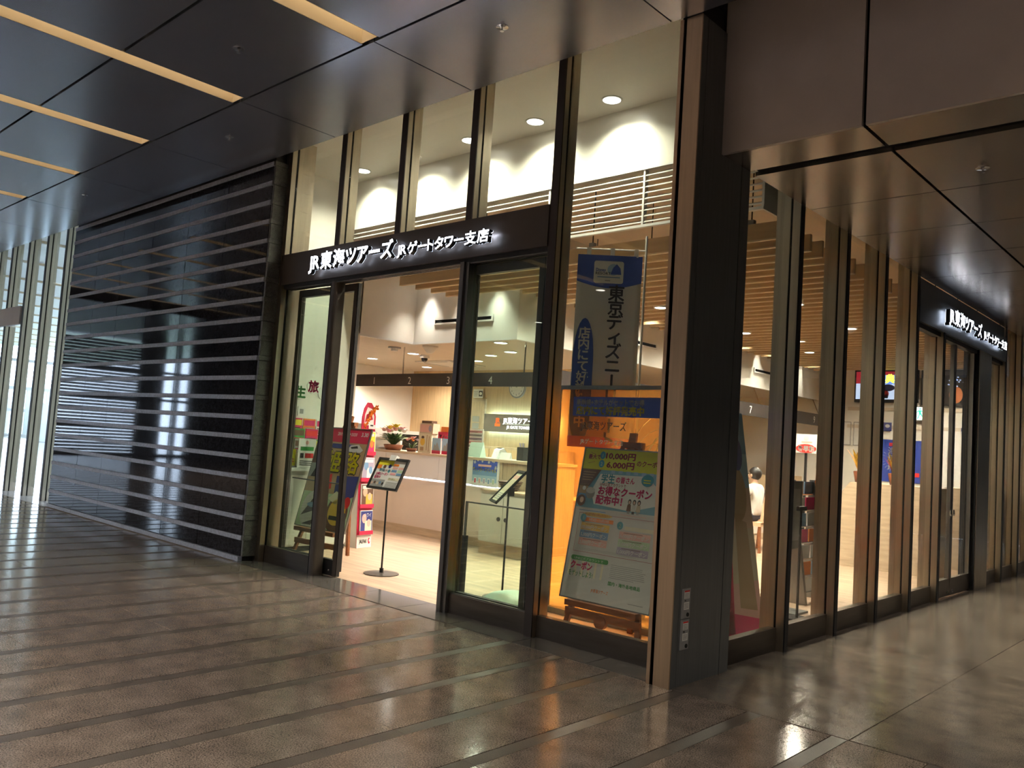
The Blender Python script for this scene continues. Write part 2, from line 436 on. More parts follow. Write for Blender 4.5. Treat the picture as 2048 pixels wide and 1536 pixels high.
# ---- threshold and shop floor
th = struct('floor', 'grey granite threshold strip under the shop doors', 'floor', MB().box(-5.7, .05, -.10, 0, .49, -.006), 'grout')
x = -5.6
while x < -.1:
    piece('sill_slab', (.694, .43, .02), 'granite_sill', (x, .055, -.02), th); x += .7
fs = struct('floor', 'pale wood plank floor inside the travel shop', 'floor', MB().box(-11, .49, -.1, -.09, 13, -.001), 'wood_floor')
lf = struct('floor', 'bright tiled lobby floor beyond the far left glazing', 'floor', MB().box(-48, .05, -.1, -11.0, 16, -.004), 'grout')
for i in range(-22, -5):
    for j in range(8):
        piece('floor_tile', (1.985, 1.985, .016), 'lobby_floor', (i*2.0-1.5, .06+j*2, -.016), lf)

# ---- concourse ceiling: metal panels, gaps, recessed light slots
ce = struct('ceiling', 'dark satin metal panel ceiling of the concourse', 'ceiling', MB().box(-48, -14, 4.72, 9, .0, 4.8), 'gap_black')
SX = [-2.31-1.955*k for k in range(-4, 9)]          # slot left edges, slots 0.20 wide
yj = [-1.075, -2.18, -3.285, -4.39, -5.495, -6.6]
for xs in SX:
    for j in range(len(yj)-1):
        piece('ceiling_panel', (1.755-.004, 1.105-.024, .03), 'ceil_metal', (xs+.20+.002, yj[j+1]+.012, ZC), ce)
for k in range(-4, 9):
    piece('ceiling_panel', (1.97-.012, 1.045, .03), 'ceil_metal', (-2.2-1.97*k+.006, -1.063+.0, ZC), ce)
piece('ceiling_panel', (29, 7.26, .03), 'ceil_metal', (-20, -13.9, ZC), ce)
piece('ceiling_panel', (28, 14, .03), 'ceil_metal', (-47.9, -14, ZC), ce)
piece('ceiling_edge', (29.0, .02, .22), 'ceil_metal', (-20, -.019, ZC+.031), ce)
for n_, xs in enumerate(SX):
    t = tag(bpy.data.objects.new('light_slot', None), nth(n_)+' warm recessed ceiling light slot from the right end of the concourse', 'ceiling light', 'warm light slots across the concourse ceiling')
    COL.objects.link(t); t.location = (xs, -1.1, ZC)
    g_ = .10
    b = MB().m('cove_white'); L = -5.5
    b.box(0, L, 0.001, .006, 0, .2); b.box(.194, L, 0.001, .2, 0, .2); b.box(.006, -.006, 0.001, .194, 0, .2)
    b.obj('slot_wall', None, t)
    for j in range(5):
        MB().box(.007, -.008-1.105*j-1.095, .15, .193, -.008-1.105*j, .19).obj('diffuser', 'led_cove', t)

# ---- corridor soffit + fascia
fa = struct('wall_right', 'big satin metal fascia panels dropping from the concourse ceiling', 'wall', MB().box(-.0, .40, ZS+.04, 9, .9, 4.8), 'gap_black')
for x0, x1 in ((-.012, .953), (.978, 2.9), (2.92, 4.9), (4.92, 8.9)):
    b = MB().m('fascia_metal').box(x0, .34, ZS, x1, .37, 4.785).m('ceil_metal_corr').box(x0, .371, ZS, x1, .757, ZS+.03)
    b.obj('fascia_panel', None, fa)
MB().box(0, .76, 3.66, 9, .90, 3.68).obj('shutter_slot', 'gap_black', fa)
sf = struct('ceiling', 'satin bronze metal panel soffit over the side corridor', 'ceiling', MB().box(-.012, .90, ZS+.05, 9, 16, 4.95), 'gap_black')
ys = [.868]+[1.872+1.006*k for k in range(14)]
for a, b_ in zip(ys[:-1], ys[1:]):
    for x0, x1 in ((-.012, .955), (.978, 1.95), (1.973, 2.95), (2.973, 5)):
        piece('soffit_panel', (x1-x0, b_-a-.010, .03), 'ceil_metal_corr', (x0, a+.005, ZS), sf)

# ---- concourse enclosure (behind the camera and at the ends)
wb = struct('wall_back', 'plain dark wall closing the concourse behind the viewer', 'wall', MB().box(-30.2, -14.2, 0, 9, -14, 4.8), 'wall_dark')
we = struct('wall_end', 'plain dark wall closing the concourse on the right', 'wall', MB().box(9, -14, 0, 9.2, 16, 4.8), 'wall_dark')
wc = struct('wall_far', 'plain dark wall at the far end of the corridor', 'wall', MB().box(-.2, 16, 0, 9, 16.2, 4.8), 'steel_grey')
wn = struct('window_1', 'tall daylight windows with dark piers at the left end of the concourse', 'window')
for y0, y1 in ((-14, -10.95), (-10.5, -10.35), (-9.85, -8.9), (-5.9, .05)):
    MB().box(-30.2, y0, 0, -29.9, y1, ZC).obj('pier', 'steel_dark', wn)
for z in (.0, 1.1, 2.2, 3.3):
    MB().box(-30.12, -14, z, -30.02, .05, z+.10).obj('transom', 'steel_grey', wn)
for k in range(36):
    piece('louvre_blade', (.06, 3.0, .095), 'steel_grey', (-30.06, -8.9, .03+.122*k), wn)
struct('trim_1', 'dark closure above the shop glazing behind the ceiling edge', 'trim', MB().box(-48, -.001, 4.79, 9, .46, 4.95), 'gap_black')
struct('trim_2', 'dark closure above the side glazing behind the soffit edge', 'trim', MB().box(-.3, .3, 4.40, -.01, 16, 4.9), 'gap_black')
struct('floor', 'floor fill added below the granite wall to keep sky light out', 'floor', MB().box(-11.7, .05, -.1, -5.6, 2.1, -.002), 'grout')  # hidden fill that stops sky light leaking in under the wall
# ---- granite wall left of the shop
ws = struct('wall_left', 'polished black granite wall with pale horizontal ledges', 'wall', MB().box(-11.55, .145, 0, -5.56, .44, 4.85), 'black')
P = .2227
jx = [-5.555, -6.57, -7.55, -8.59, -9.60, -10.52, -11.56]
for c in range(21):
    z0 = .035+P*c-.0 if c else 0.0
    z0 = .253+P*(c-1)+.028; z1 = z0+P-.056
    if c == 0: z0 = .055
    if z0 > 4.5: continue
    for a, b_ in zip(jx[:-1], jx[1:]):
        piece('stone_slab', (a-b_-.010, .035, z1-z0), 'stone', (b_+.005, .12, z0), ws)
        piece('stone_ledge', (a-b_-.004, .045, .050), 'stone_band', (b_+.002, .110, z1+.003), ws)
    piece('stone_return', (.035, .19, z1-z0), 'stone_end', (-5.553, .124, z0), ws)
    piece('stone_return_ledge', (.043, .20, .050), 'stone_end', (-5.553, .112, z1+.003), ws)
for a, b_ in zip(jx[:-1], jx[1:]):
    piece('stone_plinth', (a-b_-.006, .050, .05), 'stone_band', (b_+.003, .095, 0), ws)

# ---- fins (mullions) : nose coloured dark for its unlit front, steel sides, black gasket
def finA(x, z0, z1, parent, name='mullion', side='steel', depth=.465, nose='band_nose_shade'):
    b = MB()
    b.m(nose).box(x, .28, z0, x+.078, .292, z1)
    b.m(side).box(x+.003, .292, z0, x+.078, .345, z1)
    b.m('gap_black').box(x+.008, .345, z0, x+.074, .367, z1)
    b.m(side).box(x, .367, z0, x+.078, depth, z1)
    return b.obj(name, None, parent)
def finB(y, z0, z1, parent, name='mullion', inner=.215):
    b = MB()
    b.m('black').box(-.012, y+.004, z0, 0, y+.062, z1)
    b.m('steel').box(-.077, y, z0, -.012, y+.066, z1)
    b.m('gap_black').box(-.096, y+.006, z0, -.077, y+.06, z1)
    b.m('steel').box(-inner, y, z0, -.096, y+.066, z1)
    return b.obj(name, None, parent)
HZ0, HZ1 = 3.10, 3.445
MX = [-4.483, -3.487, -2.490, -1.494]
# upper glazing above the sign
w2 = struct('window_2', 'tall clear panes with steel fins above the entrance sign', 'window')
for k, (a, b_) in enumerate(zip([-5.44]+[m+.078 for m in MX[:3]], MX)):
    MB().box(a, .352, HZ1, b_, .362, 4.86).obj('pane', 'glass', w2)
for m in MX[:3]: finA(m, HZ1, 4.86, w2)
b = MB().m('steel').box(-5.6, .28, 0, -5.44, .34, 4.86).m('gap_black').box(-5.59, .34, 0, -5.445, .367, 4.86).m('steel').box(-5.6, .367, 0, -5.44, .585, 4.86)
b.m('gap_black').box(-5.535, .278, 0, -5.530, .281, 4.86)
b.obj('jamb', None, w2)
MB().box(-5.63, .30, 0, -5.60, .45, 4.86).obj('joint', 'gap_black', w2)
# fixed pane beside the corner column
w3 = struct('window_3', 'full height pane between the door and the corner column', 'window')
finA(MX[3], 0, 4.86, w3)
MB().box(-1.416, .352, .165, -.17, .362, 4.86).obj('pane', 'glass', w3)
MB().m('kick').box(-1.416, .335, 0, -.17, .40, .165).obj('kick_plate', None, w3)
MB().m('steel_grey').box(-1.416, .40, 0, -.2, .46, .10).obj('sill_box', None, w3)
# header with rounded left end
sg = thing('shop_sign', 'dark bronze entrance sign with glowing white Japanese letters above the open doors', 'sign', (0, 0, 0))
pts = [(-1.497, .272), (-1.497, .46), (-5.44, .46), (-5.44, .272)]
b = MB().m('bronze').box(-5.435, .270, HZ0, -1.497, .46, HZ1)
b.obj('sign_fascia', None, sg)
b = MB(); q = [(-5.435, .27), (-5.435, .46), (-5.62, .46)]+[(-5.435-.185*math.sin(R(a)), .46-.19*math.cos(R(a))) for a in (80, 60, 40, 20)]
b.prism(q, 'z', HZ0, HZ1).obj('rounded_end', 'bronze', sg)
b = MB().m('black').box(-5.43, .30, HZ0-.035, -1.5, .44, HZ0)
for k in range(3): b.m('steel_grey').box(-5.43, .31+.04*k, HZ0-.045, -1.5, .32+.04*k, HZ0-.034)
b.obj('door_track', None, sg)

def sign_letters(parent, string, x0, w_, zb, h, yface, depth=.05, xform=None, cw=None, bold=.028):
    """raised letters, one object each: glowing front, dark rim, glowing back for the halo"""
    tot = []; x = 0
    for ch in string:
        vs_, fs_, a, b_, c, d = textmesh(ch, bold)
        tot.append((ch, x, a, b_)); x += (b_-a)+.075
    tot_w = x-.075; kx = w_/tot_w; kz = h/.80
    for ch, xx, a, b_ in tot:
        vs_, fs_, _, _, _, _ = textmesh(ch, bold)
        mb = MB(); P3 = lambda v, yy: xform((x0+(xx+v[0]-a)*kx, yy, zb+v[1]*kz))
        mb.m('led_white').add([P3(v, yface) for v in vs_], fs_)
        mb.m('led_halo').add([P3(v, yface+depth) for v in vs_], [f[::-1] for f in fs_])
        ec = {}
        for f in fs_:
            for i in range(len(f)):
                e = (f[i], f[(i+1) % len(f)]); ec[e] = ec.get(e, 0)+1
        mb.m('black')
        for (i, j), n in ec.items():
            if (j, i) not in ec:
                mb.add([P3(vs_[i], yface+.001), P3(vs_[j], yface+.001), P3(vs_[j], yface+depth-.001), P3(vs_[i], yface+depth-.001)], [(3, 2, 1, 0)])
        mb.obj('letter', None, parent)
idf = lambda p: p
sign_letters(sg, 'JR東海ツアーズ', -4.76, 1.41, 3.195, .155, .170, xform=idf)
sign_letters(sg, 'JRゲートタワー支店', -3.285, 1.215, 3.195, .10, .170, xform=idf, bold=.02)

# entrance: posts, fixed leaves, parked sliding leaves
d1 = struct('door_1', 'open sliding glass entrance doors in dark steel frames', 'door')
def post(x0, x1, y0, y1, parent, name='post', m_='steel_grey'):
    b = MB().m(m_); n = 5; r = .03
    q = [(x1, y1), (x0, y1)]+[(x0+r-r*math.cos(R(a)), y0+r-r*math.sin(R(a))) for a in (0, 30, 60, 90)]+[(x1-r+r*math.sin(R(a)), y0+r-r*math.cos(R(a))) for a in (0, 30, 60, 90)]
    b.prism(q, 'z', 0, HZ0-.03)
    return b.obj(name, None, parent)
# left fixed light
MB().m('kick').box(-5.44, .345, 0, -4.50, .40, .18).obj('kick_plate', None, d1)
MB().box(-5.44, .365, .18, -4.50, .375, HZ0-.03).obj('pane', 'glass_green', d1)
post(-4.52, -4.425, .30, .42, d1, m_='bronze'); MB().box(-4.545, .32, 0, -4.515, .41, HZ0-.03).obj('gasket', 'gap_black', d1)
# left sliding leaf, parked behind the fixed light
def leaf(x0, x1, yy, name):
    d = bpy.data.objects.new(name, None); COL.objects.link(d); d.parent = d1
    for a, b_ in ((x0, x0+.055), (x1-.055, x1)):
        MB().m('bronze').box(a, yy, .01, b_, yy+.05, HZ0-.04).obj('stile', None, d)
    MB().m('black').box(x0+.055, yy, .01, x1-.055, yy+.05, .17).obj('bottom_rail', None, d)
    MB().m('bronze').box(x0+.055, yy, HZ0-.12, x1-.055, yy+.05, HZ0-.04).obj('top_rail', None, d)
    MB().box(x0+.055, yy+.02, .17, x1-.055, yy+.03, HZ0-.12).obj('pane', 'glass_green', d)
    for xx in (x0-.012, x1): MB().m('black').box(xx, yy+.005, .01, xx+.012, yy+.045, HZ0-.04).obj('edge_seal', None, d)
    return d
leaf(-5.34, -4.25, .455, 'sliding_leaf')
leaf(-2.50, -1.64, .425, 'sliding_leaf')
# right post and fixed light
b = MB().m('steel_grey').box(-2.513, .28, 0, -2.465, .33, HZ0-.03).m('steel_dark').box(-2.50, .33, 0, -2.44, .40, HZ0-.03).m('steel_grey').box(-2.465, .30, 0, -2.42, .40, HZ0-.03)
b.obj('post', None, d1)
MB().m('kick').box(-2.42, .335, 0, -1.50, .40, .165).obj('kick_plate', None, d1)
for k in range(3): MB().m('steel_grey').box(-2.42, .345+.02*k, .165, -1.5, .35+.02*k, .175-.003*k).obj('glazing_bead', None, d1)
MB().box(-2.42, .365, .175, -1.50, .375, HZ0-.03).obj('pane', 'glass_green', d1)
MB().m('chrome').ball((-4.36, .452, .06), .012, .008, .012).obj('door_stop', None, d1)

# ---- corner column
cl = struct('column', 'square corner column clad in dark and tan steel panels', 'column', MB().box(-.16, .01, 0, -.01, .76, 4.6), 'black')
MB().m('steel_tan').box(-.120, 0, 0, -.006, .012, ZC).obj('front_panel', None, cl)
MB().m('steel_tan').box(-.006, 0, 0, 0, .012, ZC).obj('corner_edge', None, cl)
MB().m('steel_tan').box(-.172, 0, 0, -.146, .012, ZC).obj('edge_strip', None, cl)
MB().m('steel_dark').box(-.146, .010, 0, -.120, .014, ZC).obj('groove', None, cl)
MB().m('steel_dark').box(-.012, .012, 0, 0, .078, ZC).obj('side_strip', None, cl)
MB().m('steel_dark').box(-.012, .082, 0, 0, .636, ZC).obj('side_panel', None, cl)
MB().m('steel_dark').box(-.012, .646, 0, 0, .768, ZC).obj('side_strip', None, cl)
MB().m('steel_dark').box(-.172, .012, 0, -.16, .47, ZC).obj('back_panel', None, cl)
for k, (z0, z1) in enumerate(((.433, .624), (.232, .424))):
    t = thing('socket_plate', ('upper' if k == 0 else 'lower')+' grey service socket plate on the column with white stickers', 'socket', (0, .105, z0), 0, 'service plates on the corner column')
    H = z1-z0
    MB().m('grey_plastic').box(0, 0, 0, .006, .10, H).obj('plate', None, t)
    b = Print(); b.y0 = 0
    p_ = MB().m('ink_white').box(.006, .022, H-.065, .0075, .085, H-.012); p_.obj('sticker', None, t)
    MB().m('ink_white').box(.006, .022, H-.135, .0075, .085, H-.088).obj('sticker', None, t)
    MB().m('ink_brightred').box(.0075, .022, H-.022, .0082, .085, H-.012).obj('red_stripe', None, t)
    bb = MB().m('ink_grey')
    for q in range(4): bb.box(.0075, .028, H-.034-.009*q, .0081, .078, H-.030-.009*q); bb.box(.0075, .028, H-.100-.009*q, .0081, .078, H-.096-.009*q)
    bb.obj('sticker_print', None, t)['kind'] = 'stuff'
    MB().m('black').cyl((.006, .07, .022), .013, .006, 14, 'x').obj('socket', None, t)
    MB().m('chrome').ball((.008, .032, H-.076), .006, .007, .007).obj('lock', None, t)

# ---- side shop front (facade B)
w4 = struct('window_4', 'side shop front of tall panes between steel fins', 'window')
fy = [1.680+.998*k for k in range(4)]
edges = [.768]+fy
for a, b_ in zip([.768]+[f+.066 for f in fy[:3]], fy):
    MB().box(-.091, a, .178, -.083, b_, 4.4).obj('pane', 'glass', w4)
    MB().m('kick').box(-.14, a, 0, -.070, b_, .178).obj('kick_plate', None, w4)
for f in fy: finB(f, 0, 4.4, w4)
w5 = struct('window_5', 'far panes and steel fins beyond the side doors', 'window')
fy2 = [8.62+.985*k for k in range(7)]
for k, f in enumerate(fy2):
    finB(f, 0, 4.4, w5)
    a = 7.90 if k == 0 else fy2[k-1]+.066
    MB().box(-.091, a, .178, -.083, f, 3.1 if k == 0 else 4.4).obj('pane', 'glass_dark', w5)
    MB().m('kick').box(-.14, a, 0, -.070, f, .178).obj('kick_plate', None, w5)
d2 = struct('door_2', 'closed double glass doors of the side entrance', 'door')
finB(5.655, 0, 3.1, d2, 'post')
b = MB().m('steel').box(-.2, 7.28, 0, -.01, 7.87, 3.1).m('gap_black').box(-.2, 7.262, 0, -.02, 7.28, 3.1).box(-.2, 7.87, 0, -.02, 7.885, 3.1); b.obj('post', None, d2)
MB().box(-.091, 4.74, .178, -.083, 5.655, 3.1).obj('pane', 'glass', d2)
MB().m('kick').box(-.14, 4.74, 0, -.070, 5.655, .178).obj('kick_plate', None, d2)
for y0, y1 in ((5.73, 6.375), (6.385, 7.262)):
    lf_ = bpy.data.objects.new('door_leaf', None); COL.objects.link(lf_); lf_.parent = d2
    MB().m('kick').box(-.11, y0, .015, -.065, y1, .215).obj('bottom_rail', None, lf_)
    for ya, yb in ((y0, y0+.05), (y1-.05, y1)): MB().m('steel_grey').box(-.11, ya, .215, -.065, yb, 3.05).obj('stile', None, lf_)
    MB().box(-.093, y0+.05, .215, -.083, y1-.05, 3.05).obj('pane', 'glass', lf_)
    MB().m('chrome').ball((-.06, y1-.10 if y0 < 6 else y0+.10, .06), .015, .02, .02).obj('floor_lock', None, lf_)
    MB().m('chrome').ball((-.055, y1-.06 if y0 < 6 else y0+.06, 1.0), .012, .015, .04).obj('lock_case', None, lf_)
sb = thing('shop_sign', 'dark sign with glowing white letters above the closed side doors', 'sign')
MB().m('steel_dark').box(-.10, 4.745, HZ0, 0, 8.61, 3.44).obj('sign_fascia', None, sb)
MB().m('steel_dark').box(-.10, 4.745, 3.455, -.03, 8.61, ZS).obj('upper_panel', None, sb)
MB().m('black').box(-.12, 4.745, 3.05, -.04, 8.61, HZ0).obj('door_head', None, sb)
xb = lambda p: (-(p[1]), p[0], p[2])
sign_letters(sb, 'JR東海ツアーズ', 5.52, 1.42, 3.215, .155, -.085, xform=xb)
sign_letters(sb, 'JRゲートタワー支店', 7.03, 1.22, 3.225, .10, -.085, xform=xb, bold=.02)
# ---- lobby glazing far left
w6 = struct('window_6', 'bright glazed lobby front with steel fins beyond the granite wall', 'window')
for k, m in enumerate([-12.47, -13.42, -14.41, -15.40, -16.40, -17.4, -18.4, -19.4]):
    finA(m, 0, 4.86, w6); MB().box(m-.92, .352, .18, m, .362, 4.86).obj('pane', 'glass', w6)
MB().box(-12.39, .352, .18, -11.6, .362, 4.86).obj('pane', 'glass', w6)
lsn = thing('shop_sign', 'pale lobby door header sign at the far left edge', 'sign')
MB().m('white_paint').box(-18.4, .26, HZ0, -14.44, .34, HZ1).obj('sign_fascia', None, lsn)
sign_letters(lsn, '店', -15.86, .16, 3.21, .14, .2, xform=idf)
b = MB()
w7 = struct('window_7', 'far lobby window wall with dark transoms against white sky', 'window')
for y in range(1, 16, 2): MB().m('steel_grey').box(-48.1, y-.06, 0, -47.95, y+.06, 5).obj('mullion', None, w7)
for z in (.02, 1.4, 2.62, 4.15): MB().m('steel_grey').box(-48.1, .4, z, -47.95, 16, z+.16).obj('transom', None, w7)
for x in range(-46, -11, 4): MB().m('steel_grey').box(x-.06, 16, 0, x+.06, 16.1, 5).obj('mullion', None, w7)
lc = struct('ceiling', 'white slatted lobby ceiling with thin warm lines', 'ceiling', MB().box(-48.1, .4, 5.0, -11.5, 16.1, 5.1), 'white_paint')
for k in range(12):
    piece('ceiling_batten', (.06, 15.4, .05), 'wood_light', (-13-2.9*k, .5, 4.95), lc)
lw = struct('wall_lobby', 'pale side wall inside the lobby behind the granite', 'wall', MB().box(-11.6, .44, 0, -11.45, 16, 5.0), 'white_wall')
# city outside
gr = struct('ground', 'pale city ground far outside the lobby windows', 'ground', MB().box(-190, -80, -8.2, -49, 90, -8), 'trees')
for k, (x, y, a, h) in enumerate(((-120, 24, 12, 12.), (-150, 40, 16, 14.), (-135, 8, 10, 9.5), (-160, -10, 14, 12.), (-110, 45, 10, 10.5))):
    b = MB().box(x-a/2, y-a/2, -8, x+a/2, y+a/2, -8+h)
    t = b.obj('city_building', 'city'); tag(t, ('widest', 'tallest', 'lowest', 'leftmost', 'rightmost')[k]+' pale distant city block outside the lobby windows', 'building', 'distant city blocks outside the lobby windows')
    for j in range(5):
        MB().m('steel_grey').box(x+a/2, y-a*.42+a*.18*j, -6, x+a/2+.1, y-a*.42+a*.18*j+a*.1, -8+h-1).obj('window_band', None, t)

# =================================================================== SHOP INTERIOR SHELL
YB = 1.69
hc = struct('ceiling', 'white high shop ceiling strip behind the entrance glazing', 'ceiling', MB().box(-6.5, .40, 4.8, -.1, YB+.3, 4.9), 'white_gloss')
bk = struct('wall_bulkhead', 'white glossy bulkhead wall washed by downlights above the louvre', 'wall', MB().box(-6.45, YB, 4.17, -.34, YB+.30, 4.8), 'white_gloss')
MB().m('white_paint').box(-6.45, YB-.012, 4.155, -.34, YB+.30, 4.172).obj('bulkhead_edge', None, bk)
lv = thing('louvre_grille', 'long white horizontal air louvre under the bulkhead', 'air grille', (0, 0, 0))
for k in range(9):
    z = 3.645+.056*k
    b = MB().m('white_paint').prism([(YB, z), (YB+.045, z+.030), (YB+.045, z+.036), (YB, z+.008)], 'x', -6.4, -.36); b.obj('blade', None, lv)
MB().m('white_paint').box(-6.4, YB-.01, 3.60, -.34, YB+.03, 3.625).obj('bottom_rail', None, lv)
for x in (-6.4, -5.2, -3.95, -2.75, -1.575, -.36): MB().m('white_paint').box(x, YB-.004, 3.62, x+.022, YB+.05, 4.16).obj('stanchion', None, lv)
MB().m('white_paint').box(-.36, YB, 3.60, -.34, YB+.30, 4.16).obj('end_panel', None, lv)
pc = struct('ceiling', 'beige painted ceiling above the hanging wooden slats', 'ceiling', MB().box(-11, YB+.3, 4.35, -.1, 13, 4.45), 'beige_ceiling')
wl = struct('wall_shop_left', 'white shop side wall beside the entrance', 'wall', MB().box(-6.55, .44, 0, -6.38, 2.10, 4.8), 'white_wall')
SZ = 2.85
so = struct('ceiling', 'low satin beige ceiling over the service counters', 'ceiling')
b = MB().m('soffit').box(-10.6, 2.10, SZ, -6.40, 3.08, SZ+.05).box(-10.6, 3.08, SZ, -4.36, 13, SZ+.05); b.obj('ceiling_slab', None, so)
bw = struct('wall_counter_bulkhead', 'white bulkhead wall stepping above the service counters', 'wall')
MB().m('white_wall').box(-6.42, 2.08, SZ, -6.38, 3.08, 4.35).obj('bulkhead_face', None, bw)
MB().m('white_wall').box(-6.42, 3.06, SZ, -4.34, 3.10, 4.35).obj('bulkhead_face', None, bw)
MB().m('white_wall').box(-4.38, 3.10, SZ, -4.34, 12.6, 4.35).obj('bulkhead_face', None, bw)
b = MB().m('white_paint').box(-6.43, 2.06, SZ-.03, -6.37, 3.05, SZ).box(-6.43, 3.05, SZ-.03, -4.33, 3.11, SZ).box(-4.39, 3.11, SZ-.03, -4.33, 12.6, SZ)
b.obj('bulkhead_trim', None, bw)
wlb = struct('wall_office_left', 'white wall behind the counters with a soft light scallop', 'wall', MB().box(-10.7, 2.11, 0, -10.5, 6.6, SZ), 'white_wall')
wlf = struct('wall_office_return', 'white partition wall behind the brochure cabinets', 'wall', MB().box(-10.6, 1.98, 0, -6.56, 2.10, 4.35), 'white_wall')
wk = struct('wall_back_office', 'pale wood veneer wall behind the counters', 'wall', MB().box(-10.5, 6.6, 0, -5.1, 6.75, SZ), 'wood_panel')
wk2 = struct('wall_back_side', 'pale wood veneer wall behind the side counters', 'wall', MB().box(-7.0, 6.75, 0, -6.85, 12.6, SZ), 'wood_panel')
wf = struct('wall_shop_far', 'white end wall of the shop below the screens', 'wall', MB().box(-7, 12.6, 0, -.1, 12.75, 4.35), 'white_wall')
for k, (zz, h) in enumerate(((2.62, .07), (2.26, .07))):
    MB().m('beige_ceiling').box(-3.7, 12.575, zz, -.15, 12.6, zz+h).obj('wall_rail', None, wf)

# ---- wooden slats
for k in range(39):
    y = 2.03+.27*k
    xl = -5.5 if y < 3.0 else -4.33
    t = tag(bpy.data.objects.new('ceiling_slat', None), nth(k)+' hanging wood ceiling slat counted from the entrance', 'ceiling slat', 'hanging wooden slats over the shop')
    COL.objects.link(t); t.location = (0, y, 3.42)
    MB().m('wood_slat').box(xl, -.018, .012, -.30, .018, .16).obj('board', None, t); MB().m('wood_lit_edge').box(xl, -.019, 0, -.30, .019, .012).obj('lit_edge', None, t)  # slat underside painted paler, as light bounced up from the floor
    if k % 4 == 0:
        for x in (-.62, -2.4, -4.0): MB().m('black').tube([(x, 0, .16), (x, 0, .93)], .006, 6).obj('hanger_rod', None, t); MB().m('grey_plastic').box(x-.03, -.025, .16, x+.03, .025, .20).obj('hanger_clip', None, t)

# ---- lamps
def downlight(x, y, z, label, power, ang=85, col=NEUT, r=.07, tgt=None, group='round recessed downlights in the shop', stem=0, arm=None):
    t = thing('downlight', label, 'ceiling light', (x, y, z), 0, group)
    b = MB().m('white_paint'); n = 20
    b.lathe([(r, -.001), (r+.018, -.001), (r+.018, -.008), (r, -.008), (r, -.001)], n=n, cap=False); b.obj('trim_ring', None, t)
    MB().m('lamp_face').cyl((0, 0, -.005), r, .004, n).obj('lens', None, t)
    if stem: MB().m('white_paint').cyl((0, 0, 0), r+.018, .09, n).obj('can', None, t); MB().m('white_paint').tube([(0, 0, .09), (0, 0, stem)], .008, 8).obj('stem', None, t)
    if arm: MB().m('white_paint').cyl((0, 0, 0), r+.018, .07, n).obj('can', None, t); MB().m('white_paint').bar((0, 0, .04), arm, .03, .02).obj('arm', None, t)
    spot((x, y, z-.02), power, ang, col, rad=.06, target=tgt)
for k in range(5):
    downlight(-1.80-.965*k, 1.42, 4.8, nth(k)+' bright downlight from the corner column in the high entrance ceiling', 21, 140, (1, .95, .76), .085)
for k, (x, y) in enumerate(((-9.2, 4.5), (-8.0, 5.2), (-7.2, 5.2), (-9.3, 5.9), (-6.3, 4.6), (-7.6, 4.1), (-4.97, 3.42), (-5.6, 4.3), (-5.6, 6.0))):
    downlight(x, y, SZ, nth(k)+' downlight in the low beige ceiling over the counters', 24, 150, (1, .90, .76), .09)
for k, (x, y) in enumerate(((-1.6, 3.0), (-3.2, 2.5), (-1.5, 5.0), (-3.2, 4.6), (-1.6, 7.03), (-3.2, 7.0), (-1.6, 9.2), (-3.2, 9.4), (-1.6, 11.2))):
    downlight(x, y, 3.42, nth(k)+' downlight from the entrance set among the wooden slats', 66, 165, (1, .89, .72), .075, stem=.93)
for k, x in enumerate((-6.05, -5.3, -4.7)):
    downlight(x, 2.88, 3.75, nth(k)+' wall washing downlight from the left above the vent bulkhead', 11, 75, NEUT, .05, arm=(0, .18, .04))
for k in range(9):
    downlight(-4.13, 3.7+1.0*k, 3.75, nth(k)+' wall washing downlight from the front along the side bulkhead', 11, 75, NEUT, .05, arm=(-.21, 0, .04))
spot((-9.9, 4.6, 2.7), 16, 80, (1, .88, .68), target=(-10.5, 5.2, 1.6))
# warm concourse downlights added out of view, to brighten floor and shop fronts
for k in range(7):
    for yy in (-6.9, -9.6):
        downlight(5.2-3.9*k, yy, ZC, nth(k)+' %s row added downlight in the concourse ceiling behind the viewer' % ('near' if yy > -8 else 'far'), 165, 150, (1, .91, .81), .09, group='added warm concourse downlights')
for k in range(4):
    downlight(3.1, 2.4+3.4*k, ZS, nth(k)+' unseen added downlight along the corridor soffit', 48, 130, (1, .88, .74), .07, group='added warm corridor downlights')  # added out of view, to brighten the corridor floor and fins
# concourse sprinklers
for k, (x, y, z) in enumerate(((-3.2, -1.63, ZC), (-1.24, -.66, ZC), (-5.15, -.65, ZC), (-9.03, -.66, ZC), (1.35, 1.5, ZS))):
    t = thing('sprinkler', ('chrome sprinkler head between two light slots', 'chrome sprinkler head above the corner pane', 'chrome sprinkler head above the granite wall end', 'chrome sprinkler head near the lobby glazing', 'chrome sprinkler head in the corridor soffit')[k], 'sprinkler', (x, y, z), 0, 'sprinkler heads in the metal ceilings')
    MB().m('chrome').lathe([(.045, 0), (.045, -.004), (.018, -.008)], n=16).obj('rosette', None, t)
    MB().m('chrome').tube([(0, 0, -.006), (0, 0, -.03)], .006, 8).obj('stem', None, t)
    MB().m('chrome').cyl((0, 0, -.034), .016, .004, 12).obj('deflector', None, t)

# =================================================================== SHOP FITTINGS
def rot_part(mb, name, parent, loc, rot):
    return mb.obj(name, None, parent, loc=loc, rot=rot)
